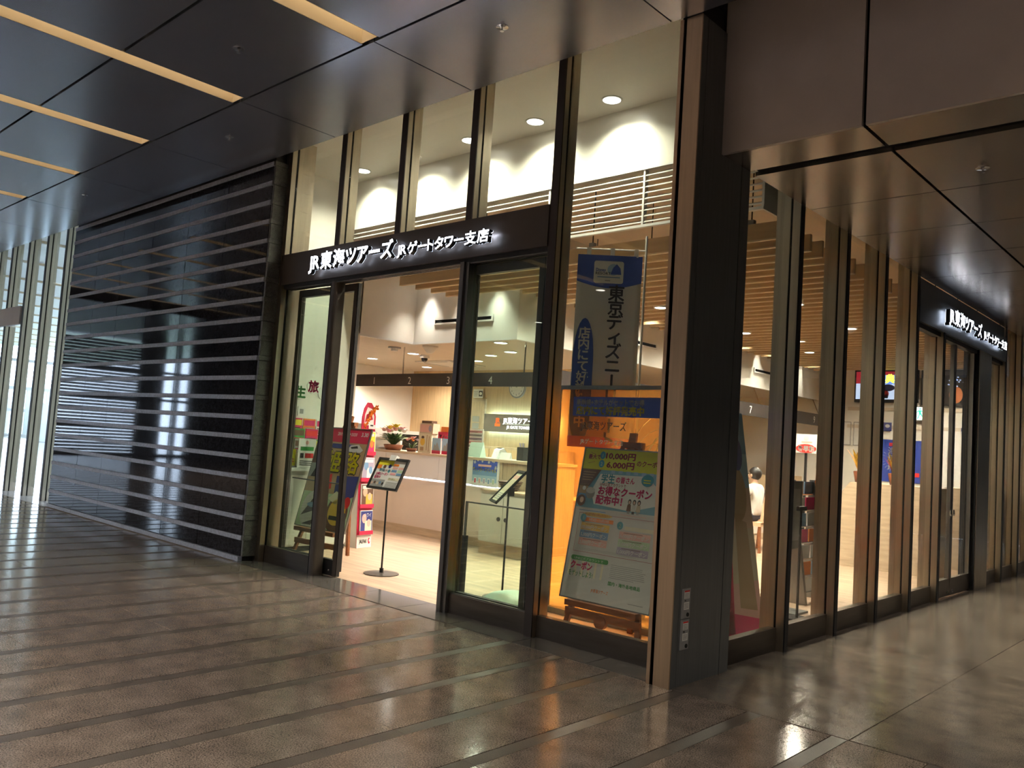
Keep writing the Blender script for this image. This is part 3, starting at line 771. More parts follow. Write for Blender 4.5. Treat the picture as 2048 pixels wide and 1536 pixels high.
# ---- service counter facing the entrance
cn = thing('service_counter', 'long service counter with lit white front panel facing the entrance', 'counter', (-8.9, 3.75, 0))
CX = 8.9
MB().m('wood_counter').box(0, .015, 0, 3.82, .70, .12).obj('plinth', None, cn)
MB().m('counter_face').box(0, 0, .12, 3.82, .70, .835).obj('lower_front', None, cn)
MB().m('led_strip').box(.02, .012, .848, 3.76, .03, .858).obj('light_strip', None, cn)
for k in range(3):
    MB().m('counter_panel').box(.0+1.255*k, -.012, .862, 1.250+1.255*k, .70, 1.215).obj('white_panel', None, cn)
MB().m('wood_counter').box(0, -.02, 1.215, 3.82, .75, 1.25).obj('worktop', None, cn)
MB().m('wood_light').box(3.765, -.012, .862, 3.82, .70, 1.215).obj('end_cap', None, cn)
ce_ = thing('cabinet', 'wood fronted counter end unit with a round black lock', 'cabinet', (-5.07, 3.74, 0))
MB().m('wood_light').box(0, 0, 0, .72, .70, 1.21).obj('body', None, ce_)
MB().m('wood_counter').box(0, -.02, 1.212, .74, .72, 1.25).obj('worktop', None, ce_)
MB().m('black').cyl((.46, -.012, 1.10), .03, .012, 16, 'y').obj('lock', None, ce_)
lw_ = thing('cabinet', 'low white two door cabinet in front of the counter end', 'cabinet', (-5.06, 3.33, 0))
MB().m('wood_counter').box(0, .02, 0, .85, .40, .16).obj('plinth', None, lw_)
MB().m('off_white').box(0, .01, .16, .85, .40, .83).obj('body', None, lw_)
for k in range(2):
    d = MB().m('off_white').box(.005+.425*k, -.008, .17, .42+.425*k, .01, .79).obj('door', None, lw_)
    MB().m('black').cyl((.36+.13*k, -.02, .48), .028, .012, 16, 'y').obj('lock', None, d)
MB().m('wood_counter').box(-.01, -.01, .83, .86, .40, .85).obj('top', None, lw_)
bs = thing('basket', 'round dark brown wicker basket on the low white cabinet', 'basket', (-4.72, 3.53, .85))
for k in range(6):
    pr = [(.10+.012*k, .022*k), (.112+.012*k, .010+.022*k), (.10+.012*k, .022+.022*k)]
    MB().m('ink_brown').lathe([(.09+.012*k, .022*k), (.115+.012*k, .011+.022*k), (.10+.012*k, .021+.022*k)], n=22).obj('weave_ring', None, bs, smooth=True)
# ---- side counter along the bulkhead
cs = thing('service_counter', 'long side service counter running away under the numbered band', 'counter', (-4.25, 4.6, 0))
MB().m('wood_counter').box(-.7, 0, 0, -.015, 7.6, .12).obj('plinth', None, cs)
MB().m('counter_face').box(-.7, 0, .12, 0, 7.6, .70).obj('lower_front', None, cs)
MB().m('wood_counter').box(-.75, -.02, .70, .02, 7.6, .74).obj('worktop', None, cs)
for k in range(6): MB().m('wood_light').box(-.6, .6+1.3*k, .74, .0, .64+1.3*k, 1.20).obj('divider', None, cs)

# ---- numbered bands
nb = thing('number_band', 'dark hanging band with counter numbers 1 to 4 facing the entrance', 'sign', (-9.0, 3.40, 2.245))
MB().m('band_nose_shade').box(0, 0, 0, 4.66, .03, .19).obj('band', None, nb)
for n_, x in ((1, -7.67), (2, -6.81), (3, -5.95), (4, -5.10)):
    p = Print(-.0012); p.text(str(n_), x+9.0, .032, .125, 'white', 1, bold=.004, align='c'); p.obj('numeral', None, nb)
for x in (.4, 2.0, 3.5, 4.5): MB().m('chrome').tube([(x, .015, .19), (x, .015, .605)], .011, 8).obj('hanger_rod', None, nb)
nb2 = thing('number_band', 'dark hanging band with counter numbers 5 to 9 along the side counter', 'sign', (-4.20, 3.45, 2.265))
MB().m('band_nose_shade').box(-.03, 0, 0, 0, 9.1, .24).obj('band', None, nb2)
for n_, y in ((5, 6.4), (6, 7.85), (7, 9.28), (8, 10.7), (9, 12.1)):
    p = Print(-.0012); p.text(str(n_), 0, .045, .16, 'white', 1, bold=.004, align='c')
    p.obj('numeral', None, nb2, loc=(0, y-3.45, 0), rot=(0, 0, R(90)))
for y in (.3, 3.2, 6.2, 8.9): MB().m('chrome').tube([(-.015, y, .24), (-.16, y, .575)], .011, 8).obj('hanger_rod', None, nb2)
# ---- air vent slots on the bulkheads
av = thing('air_vent', 'long slim air vent slot on the white bulkhead over the counter', 'vent', (-5.95, 3.06, 3.085))
b = MB().m('white_paint'); b.box(0, -.02, 0, 1.17, 0, .022); b.box(0, -.02, .068, 1.17, 0, .09); b.box(0, -.02, .022, .03, 0, .068); b.box(1.14, -.02, .022, 1.17, 0, .068); b.obj('frame', None, av)
MB().m('gap_black').box(.03, -.006, .022, 1.14, -.002, .068).obj('slot', None, av)
for k, y in enumerate((5.0, 9.6)):
    av = thing('air_vent', ('near' if k == 0 else 'far')+' slim air vent slot on the side bulkhead wall', 'vent', (-4.34, y, 3.10))
    b = MB().m('white_paint'); b.box(0, 0, 0, .02, 1.3, .022); b.box(0, 0, .07, .02, 1.3, .092); b.box(0, 0, .022, .02, .03, .07); b.box(0, 1.27, .022, .02, 1.3, .07); b.obj('frame', None, av)
    MB().m('gap_black').box(.001, .03, .022, .006, 1.27, .07).obj('slot', None, av)
# ---- fittings in the low ceiling
t = thing('security_camera', 'white dome camera hanging from the low counter ceiling', 'camera', (-7.6, 4.35, SZ))
MB().m('white_plastic').cyl((0, 0, -.05), .08, .05, 18).obj('base', None, t); MB().m('black').ball((0, 0, -.06), .055, .055, .055).obj('dome', None, t, smooth=True)
t = thing('smoke_detector', 'pale conical detector on the low counter ceiling edge', 'detector', (-6.45, 3.45, SZ))
MB().m('white_plastic').lathe([(.12, 0), (.11, -.03), (.05, -.10), (.03, -.11)], n=20).obj('housing', None, t, smooth=True)
t = thing('ceiling_speaker', 'grey square speaker unit on the low counter ceiling', 'speaker', (-7.2, 3.38, SZ))
MB().m('grey_plastic').cyl((0, 0, -.02), .10, .02, 18).obj('ring', None, t); MB().m('white_plastic').cyl((0, 0, -.06), .05, .04, 16).obj('cone', None, t)
t = thing('air_conditioner', 'flat square air conditioning cassette in the low ceiling', 'air conditioner', (-8.6, 5.0, SZ-.02))
MB().m('off_white').box(0, 0, 0, .9, .9, .02).obj('panel', None, t)
for k in range(4):
    a = (.15, .08, .75, .10) if k == 0 else (.15, .80, .75, .82) if k == 1 else (.08, .15, .10, .75) if k == 2 else (.80, .15, .82, .75)
    MB().m('grey_plastic').box(a[0], a[1], -.004, a[2], a[3], 0).obj('outlet', None, t)

# ---- back office: door, clock, lit sign, notices
dr = struct('door_3', 'pale wood office door behind the counter', 'door', MB().box(-8.75, 6.57, 0, -7.98-.36, 6.6, 2.24), 'wood_light')
b = MB().m('wood_counter'); b.box(-8.80, 6.56, 0, -8.75, 6.6, 2.29); b.box(-8.34, 6.56, 0, -8.29, 6.6, 2.29); b.box(-8.75, 6.56, 2.24, -8.34, 6.6, 2.29); b.obj('door_frame', None, dr)
js = thing('wall_sign', 'grey backlit company sign with orange logo on the wood wall', 'sign', (-8.21, 6.47, 1.68))
MB().m('jr_face').box(0, 0, 0, 1.75, .03, .33).obj('plate', None, js)
b = MB().m('jr_halo').box(.02, .035, .02, 1.73, .05, .31); b.obj('backlight', None, js)
MB().m('jr_face').box(.1, .05, .1, 1.6, .13, .2).obj('bracket', None, js)
p = Print(-.001); p.text('JR', .30, .17, .10, 'jr_orange', 1, bold=.05); p.rect(.29, .10, .43, .155, 'jr_orange', 1); p.obj('logo', None, js)
p = Print(-.001); p.text('JR東海ツアーズ', .50, .17, .10, 'jr_white', 1, w=.85, bold=.03); p.rect(.50, .148, 1.40, .153, 'jr_white', 1); p.text('JR GATE TOWER', .60, .07, .06, 'jr_white', 1, bold=.01); p.obj('lettering', None, js)
ck = thing('wall_clock', 'round grey wall clock partly behind the numbered band', 'clock', (-7.50, 6.56, 2.52))
MB().m('grey_plastic').cyl((0, 0, 0), .20, .04, 28, 'y').obj('case', None, ck)
MB().m('ink_white').cyl((0, -.004, 0), .175, .004, 28, 'y').obj('face', None, ck)
p = Print(-.005)
for h_ in range(1, 13):
    a = R(90-30*h_); p.text(str(h_), .135*math.cos(a), .135*math.sin(a)-.018, .036, 'black', 1, bold=0, align='c')
p.rect(-.06, .03, .06, .07, 'grey', 1); p.obj('dial_print', None, ck)
MB().m('black').bar((0, -.008, 0), (.05, -.008, .08), .008, .003).obj('hour_hand', None, ck); MB().m('black').bar((0, -.009, 0), (-.10, -.009, .06), .006, .003).obj('minute_hand', None, ck)
t = thing('notice', 'white notice with dark emblem above the office door', 'notice', (-8.62, 6.545, 2.31))
MB().m('ink_white').box(0, 0, 0, .26, .004, .17).obj('sheet', None, t); p = Print(-.001); p.rect(.15, .03, .25, .14, 'black'); p.ell(.20, .085, .035, .03, 'white', 2); p.lines(.02, .03, .13, .14, 4, 'grey', 2); p.obj('print', None, t)
t = thing('notice', 'two small dark plates on the office door', 'notice', (-8.62, 6.565, 1.72))
for k in range(2): MB().m('ink_grey').box(0, 0, .13*k, .18, .004, .11+.13*k).obj('plate', None, t)
t = thing('back_cabinet', 'low wood cabinet row under the backlit sign', 'cabinet', (-8.25, 6.15, 0))
MB().m('wood_light').box(0, .0, 0, 2.2, .40, 1.40).obj('body', None, t)
for k in range(4): MB().m('wood_panel').box(.01+.55*k, -.014, .1, .54+.55*k, 0, 1.36).obj('door', None, t)
t = thing('office_cabinet', 'white open fronted machine cabinet behind the flowers', 'cabinet', (-9.75, 5.0, 0))
MB().m('off_white').box(0, .0, 0, .40, .5, 1.60).obj('side_unit', None, t)
MB().m('off_white').box(.40, .0, 0, 1.55, .5, 1.12).obj('body', None, t)
MB().m('off_white').box(.38, -.05, 1.52, 1.60, .5, 1.58).obj('top', None, t); MB().m('bronze').box(.42, .42, 1.13, 1.55, .46, 1.52).obj('back', None, t); MB().m('off_white').box(1.55, .0, 1.12, 1.60, .5, 1.52).obj('upright', None, t)
t = thing('partition', 'low white desk partition at the counter left end', 'partition', (-9.6, 4.55, 0))
MB().m('off_white').box(0, 0, 0, 1.3, .04, 1.42).obj('panel', None, t); MB().m('beige_ceiling').box(-.01, -.01, 1.42, 1.31, .05, 1.44).obj('cap', None, t)
t = thing('timetable', 'tall printed price table standing behind the calendar', 'poster', (-6.35, 4.25, 1.25))
MB().m('ink_white').box(0, 0, 0, .34, .01, .42).obj('sheet', None, t); p = Print(-.001)
for k in range(7): p.rect(.02, .03+.055*k, .32, .065+.055*k, ('pink', 'lilac', 'grey')[k % 3]); p.lines(.03, .035+.055*k, .31, .06+.055*k, 2, 'black', 2)
p.obj('print', None, t)

# ---- things on the counter
def leaflets(x, y, z, w_, d, h, col, label, tilt=0, group=None):
    t = thing('leaflet_stack', label, 'leaflets', (x, y, z), tilt, group)
    MB().m('paper').box(0, 0, 0, w_, d, h).obj('pages', None, t); MB().m(INK[col]).box(0, 0, h, w_, d, h+.002).obj('cover', None, t)
for k, (x, c, nm) in enumerate(((-8.75, 'navy', 'dark blue'), (-8.45, 'grey', 'grey'), (-8.15, 'lilac', 'lilac'), (-6.63+.38, 'white', 'white'))):
    leaflets(x, 3.78, 1.25, .21, .29, .02+.008*k, c, 'flat %s leaflet stack on the lit counter edge' % nm, R(random.uniform(-8, 8)), 'leaflet stacks on the counter')
def flower_pot(x, y, z, label, r, h, cols, seed, leaves=22):
    random.seed(seed); t = thing('flower_arrangement', label, 'flowers', (x, y, z))
    MB().m('pot').lathe([(r*.45, 0), (r*.6, h*.22), (r*.55, h*.24)], n=14).obj('basket', None, t, smooth=True)
    for k in range(leaves):
        a = random.uniform(0, 6.28); rr = random.uniform(.5, 1.0)*r; zt = h*random.uniform(.4, .75)
        p0 = Vector((.1*r*math.cos(a), .1*r*math.sin(a), h*.22)); p2 = Vector((rr*math.cos(a), rr*math.sin(a), zt)); p1 = (p0+p2)/2+Vector((0, 0, h*.12))
        MB().m('leaf' if k % 3 else 'leaf_pale').strip([p0, p1, p2], [.004, r*.13, .003], (-math.sin(a), math.cos(a), .2), .002).obj('leaf', None, t)
    for k, c in enumerate(cols):
        a = 2.4*k; rr = r*.75*math.sqrt((k+.5)/len(cols)); c_ = Vector((rr*math.cos(a), rr*math.sin(a), h*(1.08-.40*rr/r)))
        b = MB().m(INK[c] if c in INK else c)
        for q in range(7):
            an = q*.9; d = Vector((math.cos(an), math.sin(an), .45)); b.strip([c_, c_+d*r*.18, c_+d*r*.32], [.008, r*.12, .003], (-math.sin(an), math.cos(an), 0), .003)
        b.ball(c_+Vector((0, 0, r*.03)), r*.15, r*.15, r*.11, 8, 5)
        b.obj('flower', None, t)
flower_pot(-7.75, 3.95, 1.25, 'flower basket with two large yellow blooms on the counter', .27, .38, ['yellow', 'pink', 'yellow', 'pink', 'white', 'salmon', 'palegreen', 'salmon', 'white', 'cream', 'pink'], 3, 34)
flower_pot(-7.27, 3.93, 1.25, 'small pink and orange bouquet lying on the counter', .15, .22, ['pink', 'orange', 'salmon', 'lilac', 'pink', 'orange'], 5, 10)
t = thing('display_box', 'stacked cream gift boxes with printed fronts on the counter', 'boxes', (-7.08, 3.90, 1.25))
MB().m('ink_cream').box(0, 0, 0, .30, .12, .30).obj('lower_box', None, t); MB().m('ink_beige').box(.01, 0, .30, .32, .14, .46).obj('upper_box', None, t)
MB().m('ink_brown').box(.04, .01, .46, .27, .12, .50).obj('tray', None, t)
p = Print(-.001); p.ell(.10, .24, .035, .022, 'brown'); p.ell(.10, .17, .055, .06, 'gold'); p.rect(.05, .03, .13, .09, 'tan'); p.rect(.19, .04, .205, .28, 'tan'); p.rect(.24, .02, .255, .26, 'tan'); p.rect(.02, .32, .26, .44, 'salmon'); p.ell(.26, .38, .04, .05, 'lilac', 2); p.obj('print', None, t)
t = thing('leaflet_holder', 'pink headed leaflet holder with city photo brochures on the counter', 'leaflet holder', (-6.72, 3.86, 1.25))
MB().m('ink_crimson').box(.02, .10, .20, .36, .13, .34).obj('header', None, t); MB().m('ink_orange').box(.06, .12, .34, .36, .14, .42).obj('header', None, t)
for k in range(2):
    MB().m('ink_white').box(-.02+.2*k, .03+.02*k, .0, .17+.2*k, .05+.02*k, .24).obj('brochure', None, t)
    p = Print(.028+.02*k); p.rect(-.02+.2*k, .0, .17+.2*k, .24, 'ltblue'); p.rect(-.02+.2*k, 0, .17+.2*k, .05, 'crimson', 2); p.poly([(0+.2*k, .05), (.03+.2*k, .15), (.06+.2*k, .12), (.09+.2*k, .18), (.13+.2*k, .11), (.16+.2*k, .05)], 'grey', 2); p.obj('print', None, t)
p = Print(.099); p.text('クルーズ', .04, .24, .06, 'white', 1, w=.29); p.obj('lettering', None, t)
t = thing('desk_calendar', 'pale green desk calendar standing on the counter', 'calendar', (-5.95, 3.88, 1.25))
b = MB().m('mint').prism([(0, 0), (.13, 0), (.065, .22)], 'x', 0, .27); b.obj('stand', None, t)
b = MB().m('ink_grey')
for i in range(5):
    for j in range(6): b.obox((.03+.042*j, .015+.0085*i, .035+.03*i), (.014, 0, 0), (0, .004, .009), (0, -.002, .0008))
o = b.obj('date_grid', None, t); o['kind'] = 'stuff'
t = thing('card_reader', 'small white card machine beside the calendar', 'machine', (-5.62, 4.05, 1.25))
MB().m('white_plastic').prism([(0, 0), (.2, 0), (.2, .10), (.14, .16), (.06, .13)], 'x', 0, .12).obj('body', None, t); MB().m('black').box(.02, .10, .152, .10, .15, .160).obj('slot', None, t)
t = thing('pen_holder', 'black mesh pen holder with pens on the counter end', 'pen holder', (-5.05, 3.98, 1.25))
MB().m('black').box(0, 0, 0, .12, .10, .19).obj('cup', None, t)
for k in range(4): MB().m('steel_grey' if k % 2 else 'ink_blue').tube([(.02+.025*k, .05, .18), (.01+.03*k, .04, .25)], .005, 6).obj('pen', None, t)
t = thing('price_card', 'small white folded card on the counter end', 'card', (-5.26, 3.84, 1.25))
MB().m('ink_white').prism([(0, 0), (.07, 0), (.035, .10)], 'x', 0, .20).obj('card', None, t)
t = thing('glass_cup', 'small clear plastic cup near the price card', 'cup', (-5.38, 3.95, 1.25))
MB().m('acrylic').lathe([(.03, 0), (.042, .10), (.038, .10), (.028, .006)], n=14).obj('cup_body', None, t, smooth=True)
# winter special poster on the counter front
t = thing('counter_poster', 'blue snowflake poster taped to the white counter panel', 'poster', (-5.675, 3.735, .855))
MB().m('ink_white').box(0, 0, 0, .51, .003, .40).obj('sheet', None, t)
p = Print(-.0005); p.rect(.012, .22, .498, .388, 'blue'); p.rect(.012, .15, .498, .22, 'steelblue'); p.rect(.012, .06, .498, .15, 'ltblue'); p.rect(.012, .012, .498, .06, 'white')
p.text('ウィンタースペシャル', .025, .205, .055, 'yellow', 3, w=.455, bold=.04); p.rect(.12, .275, .38, .305, 'salmon', 2)
for cx, cz, rr in ((.05, .33, .028), (.11, .362, .02), (.20, .35, .02), (.33, .345, .026), (.43, .36, .02), (.47, .27, .03), (.40, .36, .014)):
    for q in range(3):
        a = R(60*q); dx, dz = rr*math.cos(a), rr*math.sin(a); nx, nz = -.004*math.sin(a), .004*math.cos(a)
        p.poly([(cx-dx-nx, cz-dz-nz), (cx+dx-nx, cz+dz-nz), (cx+dx+nx, cz+dz+nz), (cx-dx+nx, cz-dz+nz)], 'white', 3)
for k, c in enumerate(('crimson', 'salmon', 'lilac', 'steelblue', 'palegreen')): p.rect(.05+.09*k, .03, .10+.09*k, .115, 'white', 2); p.rect(.06+.09*k, .04, .09+.09*k, .10, c, 3)
p.obj('print', None, t)

# ---- brochure cabinets on the left
cb = thing('brochure_cabinet', 'low white cabinet against the left wall under brochures', 'cabinet', (-6.37, .62, 0))
MB().m('black').box(.01, .0, 0, .38, 1.20, .06).obj('plinth', None, cb)
MB().m('off_white').box(0, 0, .06, .39, 1.20, .98).obj('body', None, cb)
for k in range(2):
    d = MB().m('off_white').box(.39, .005+.6*k, .08, .408, .595+.6*k, .92).obj('door', None, cb); MB().m('black').cyl((.408, .28+.6*k, .72), .022, .012, 14, 'x').obj('lock', None, d)
MB().m('white_paint').box(0, -.02, .98, .42, 1.22, 1.02).obj('worktop', None, cb)
rk = thing('brochure_rack', 'grey tiered brochure rack standing on the white cabinet', 'rack', (-6.36, .85, 1.02))
for k in range(4): MB().m('grey_plastic').box(.06+.07*(3-k), 0, .0, .08+.07*(3-k), .80, .10+.14*k).obj('tier', None, rk)
random.seed(11); bc = ['yellow', 'white', 'magenta', 'cream', 'lightgrey', 'orange', 'grey', 'yellow', 'white', 'green']
n_ = 0
for k in range(4):
    for j in range(4):
        c = bc[(n_*3+k) % len(bc)]; n_ += 1
        t = thing('brochure', '%s brochure, %s from the door in the %s rack tier' % (c, nth(j), ('lowest', 'second', 'third', 'top')[k]), 'brochure', (-6.36+.085+.07*(3-k), .86+.195*j, 1.04+.13*k), 0, 'brochures in the grey tiered rack')
        b = MB().m(INK[c]).box(0, 0, 0, .008, .18, .20); b.obj('cover', None, t)
        p = Print(0); p.rect(.01, .11, .17, .18, random.choice(['magenta', 'brown', 'navy', 'yellow', 'brightred'])); p.lines(.015, .02, .165, .10, 3, random.choice(['black', 'grey', 'crimson']), 2)
        p.obj('print', None, t, loc=(.0085, 0, 0), rot=(0, 0, R(90)))
t = thing('campaign_card', 'white campaign card stand in front of the brochures', 'card', (-5.985, 1.02, 1.02))
MB().m('ink_white').box(0, 0, 0, .01, .25, .36).obj('card', None, t)
p = Print(0); p.rect(.03, .21, .22, .26, 'green'); p.rect(.10, .12, .22, .18, 'brightred'); p.lines(.03, .03, .22, .10, 3, 'black'); p.ell(.12, .31, .025, .025, 'salmon'); p.rect(.03, .12, .08, .18, 'black'); p.obj('print', None, t, loc=(.0105, 0, 0), rot=(0, 0, R(90)))
for ch, c, y, z in (('生', 'green', 1.238, 1.965), ('旅', 'magenta', 1.424, 2.052), ('', 'grey', 1.60, 1.98)):
    t = thing('wall_disc', {'生': 'white round wall disc with a green character', '旅': 'white round wall disc with a pink character', '': 'blank white round wall disc next to the pink one'}[ch], 'wall decoration', (-6.38, y, z), 0, 'round discs on the white wall')
    MB().m('ink_white').cyl((0, 0, 0), .095, .012, 26, 'x').obj('disc', None, t)
    if ch: p = Print(0); p.text(ch, 0, -.06, .13, c, 1, bold=.05, align='c'); p.obj('character', None, t, loc=(.0125, 0, 0), rot=(0, 0, R(90)))
t = thing('wall_switch', 'small framed switch plate on the white wall over the brochures', 'switch', (-6.38, 1.22, 1.66))
MB().m('white_plastic').box(0, 0, 0, .012, .11, .12).obj('plate', None, t); MB().m('grey_plastic').box(.012, .03, .03, .016, .08, .09).obj('panel', None, t)

# ---- easels
def easel(label, loc, rotz, w_, h, zb, lean, printer, group, notch=False):
    t = thing('poster_easel', label, 'easel', loc, rotz, group)
    th_ = -math.atan(lean)
    tp = Vector((0, lean*(zb+h)*.95+.02, zb+h*.98))
    for sx in (-1, 1):
        MB().m('wood_brown').bar((sx*w_*.42, .0, 0), (sx*w_*.10, tp.y+.02, zb+h*1.0), .045, .03, (0, -1, .2)).obj('front_leg', None, t)
    MB().m('wood_brown').bar((0, tp.y+.06, zb+h*1.0), (0, tp.y+.13, 0), .04, .03, (0, 1, 0)).obj('back_leg', None, t)
    MB().m('wood_brown').box(-w_*.40, -.03, zb-.055, w_*.40, .05, zb-.01).obj('ledge', None, t)
    MB().m('wood_brown').box(-w_*.42, .005, .14, w_*.42, .035, .20).obj('crossbar', None, t)
    MB().m('wood_brown').bar((0, .06, zb), (0, tp.y+.035, zb+h*1.10), .07, .025, (0, -1, .2)).obj('centre_post', None, t)
    MB().m('wood_brown').box(-.10, tp.y-.0, zb+h*1.0, .10, tp.y+.06, zb+h*1.0+.05).obj('top_clamp', None, t)
    if notch: MB().m('wood_brown').cyl((0, -.01, zb-.14), .055, .04, 18, 'y').obj('knob', None, t)
    rot = (th_, 0, 0)
    pl = (-w_/2, lean*zb-.03, zb)
    b = MB().m('ink_white').box(0, 0, 0, w_, .014, h); bd = b.obj('poster_board', None, t, loc=pl, rot=rot)
    fr = MB().m('steel_grey'); e = .010
    fr.box(-e, -.006, -e, w_+e, .018, 0); fr.box(-e, -.006, h, w_+e, .018, h+e); fr.box(-e, -.006, 0, 0, .018, h); fr.box(w_, -.006, 0, w_+e, .018, h)
    fr.obj('poster_frame', None, t, loc=pl, rot=rot)
    p = Print(-.001); printer(p, w_, h); p.obj('poster_print', None, t, loc=pl, rot=rot)
    return t
def coupon_poster(p, W_, H):
    T = lambda t: H-t
    p.rect(0, T(.50), W_, T(0), 'sky'); p.rect(0, T(.175), W_, T(0), 'lime', 2)
    p.rect(0, 0, W_, T(.50), 'lightgrey', 1)
    for k in range(7): p.rect(.30+.075*k, T(.20-.006*(k % 2)), .34+.075*k, T(.172), 'ltblue', 3)
    p.text('最大で', .045, T(.085), .035, 'maroon', 3, bold=.03)
    p.poly([(.06, T(.03)), (.12, T(.05)), (.12, T(.053)), (.06, T(.033))], 'maroon', 3); p.poly([(.05, T(.125)), (.12, T(.108)), (.12, T(.111)), (.05, T(.128))], 'maroon', 3)
    for cz, s_ in ((.052, '1'), (.123, '2')): p.ell(.19, T(cz), .028, .033, 'teal', 3); p.text(s_, .19, T(cz+.017), .034, 'palegreen', 4, align='c')
    p.text('10,000円', .225, T(.075), .052, 'maroon', 3, w=.29, bold=.045); p.text('6,000円', .245, T(.150), .052, 'maroon', 3, w=.27, bold=.045)
    p.text('のクーポン', .54, T(.12), .042, 'maroon', 3, w=.24, bold=.03)
    p.poly([(0, T(.175)), (.20, T(.175)), (.10, T(.32)), (0, T(.32))], 'brown', 3); p.poly([(0, T(.30)), (.10, T(.30)), (.08, T(.385)), (0, T(.385))], 'tan', 3)
    for k in range(4): p.rect(.02, T(.205+.022*k), .15-.012*k, T(.199+.022*k), 'tan', 4)
    p.ell(.055, T(.34), .018, .018, 'white', 4); p.rect(.0, T(.42), .10, T(.385), 'steelblue', 3)
    p.poly([(.20, T(.21)), (.66, T(.20)), (.80, T(.31)), (.77, T(.43)), (.55, T(.49)), (.18, T(.465)), (.13, T(.36))], 'white', 4)
    p.ell(.125, T(.375), .047, .050, 'grey', 5); p.ell(.125, T(.355), .046, .026, 'lightgrey', 6); p.ell(.045, T(.445), .045, .048, 'brown', 5); p.ell(.05, T(.44), .02, .025, 'skinp', 6)
    p.text('学生', .215, T(.275), .065, 'teal', 5, w=.135, bold=.03); p.text('の皆さん', .365, T(.268), .045, 'magenta', 5, w=.18, bold=.035)
    p.text('LINE公式アカウントで', .21, T(.305), .024, 'maroon', 5, w=.26, bold=.025)
    p.text('お得なクーポン', .205, T(.375), .062, 'magenta', 5, w=.52, bold=.05); p.text('配布中！', .195, T(.452), .062, 'magenta', 5, w=.26, bold=.05)
    p.ell(.665, T(.232), .058, .048, 'teal', 5); p.lines(.63, T(.255), .70, T(.215), 2, 'lime', 6)
    for k, c in enumerate(('brown', 'lightgrey', 'beige')):
        x = .53+.045*k; p.ell(x, T(.415), .016, .022, 'black', 5); p.ell(x, T(.418), .010, .014, 'skinp', 6); p.poly([(x-.022, T(.49)), (x-.016, T(.435)), (x+.016, T(.435)), (x+.022, T(.49))], c, 5); p.rect(x-.012, T(.51), x+.012, T(.488), 'black' if k == 1 else 'grey', 5)
    p.lines(.04, T(.527), .43, T(.518), 1, 'steelblue', 2, .7); p.lines(.46, T(.527), .72, T(.520), 1, 'salmon', 2, .6)
    p.frame(.05, T(.865), .83, T(.545), .003, 'maroon', 2)
    p.ell(.235, T(.553), .15, .018, 'gold', 3); p.text('やっぱり早めの申込みがおトク', .11, T(.562), .020, 'maroon', 4, w=.255, bold=.02)
    p.rect(.105, T(.612), .405, T(.580), 'orange', 3); p.text('9月4日〜12月27日', .16, T(.605), .020, 'white', 4, w=.2, bold=.02)
    for cx, cz, s_ in ((.10, .585, '1'), (.475, .612, '2')): p.ell(cx, T(cz), .030, .032, 'teal', 4); p.text(s_, cx, T(cz+.016), .034, 'palegreen', 5, align='c')
    p.rect(.52, T(.642), .80, T(.612), 'cream', 3); p.text('1月7日〜', .56, T(.637), .020, 'white', 4, bold=.01)
    for k, (c, s_) in enumerate((('gold', '10,000円クーポン'), ('steelblue', '5,000円クーポン'), ('salmon', '2,000円クーポン'))):
        t0 = .625+.062*k; p.rect(.09, T(t0+.058), .375, T(t0), c, 3); p.rect(.13, T(t0+.012), .31, T(t0+.007), 'brown', 4); p.text(s_, .10, T(t0+.048), .030, 'white', 4, w=.26, bold=.035)
    for k, (c, s_) in enumerate((('salmon', '6,000円クーポン'), ('palegreen', '3,000円クーポン'), ('lilac', '1,000円クーポン'))):
        t0 = .655+.062*k; p.rect(.48, T(t0+.058), .775, T(t0), c, 3); p.rect(.52, T(t0+.012), .70, T(t0+.007), 'brown', 4); p.text(s_, .49, T(t0+.048), .030, 'white', 4, w=.27, bold=.035)
    p.lines(.11, T(.845), .70, T(.825), 2, 'grey', 3, .25)
    for k in range(6): p.rect(.03+.066*k, T(1.06), .05+.066*k, T(.93), 'cream', 2)
    p.rrect(.045, T(.935), .42, T(.898), .016, 'green', 3); p.text('LINE公式アカウントで', .08, T(.927), .020, 'white', 4, w=.29, bold=.01)
    p.text('クーポン', .055, T(1.0), .055, 'magenta', 4, w=.215, bold=.05); p.text('をゲットしよう!', .045, T(1.06), .042, 'green', 4, w=.245, bold=.015)
    p.lines(.45, T(1.03), .78, T(.915), 8, 'grey', 3, .3); p.text('国内・海外各地商品', .45, T(1.085), .026, 'green', 3, w=.30, bold=.03)
    p.text('JR東海ツアーズ', .295, T(1.165), .026, 'orange', 3, w=.17, bold=.015); p.lines(.66, T(1.20), .80, T(1.19), 1, 'grey', 3, .6)
easel('wooden easel with the yellow and grey coupon poster beside the corner column', (-1.07, .70, 0), 0, .86, 1.24, .275, .19, coupon_poster, 'wooden poster easels', True)
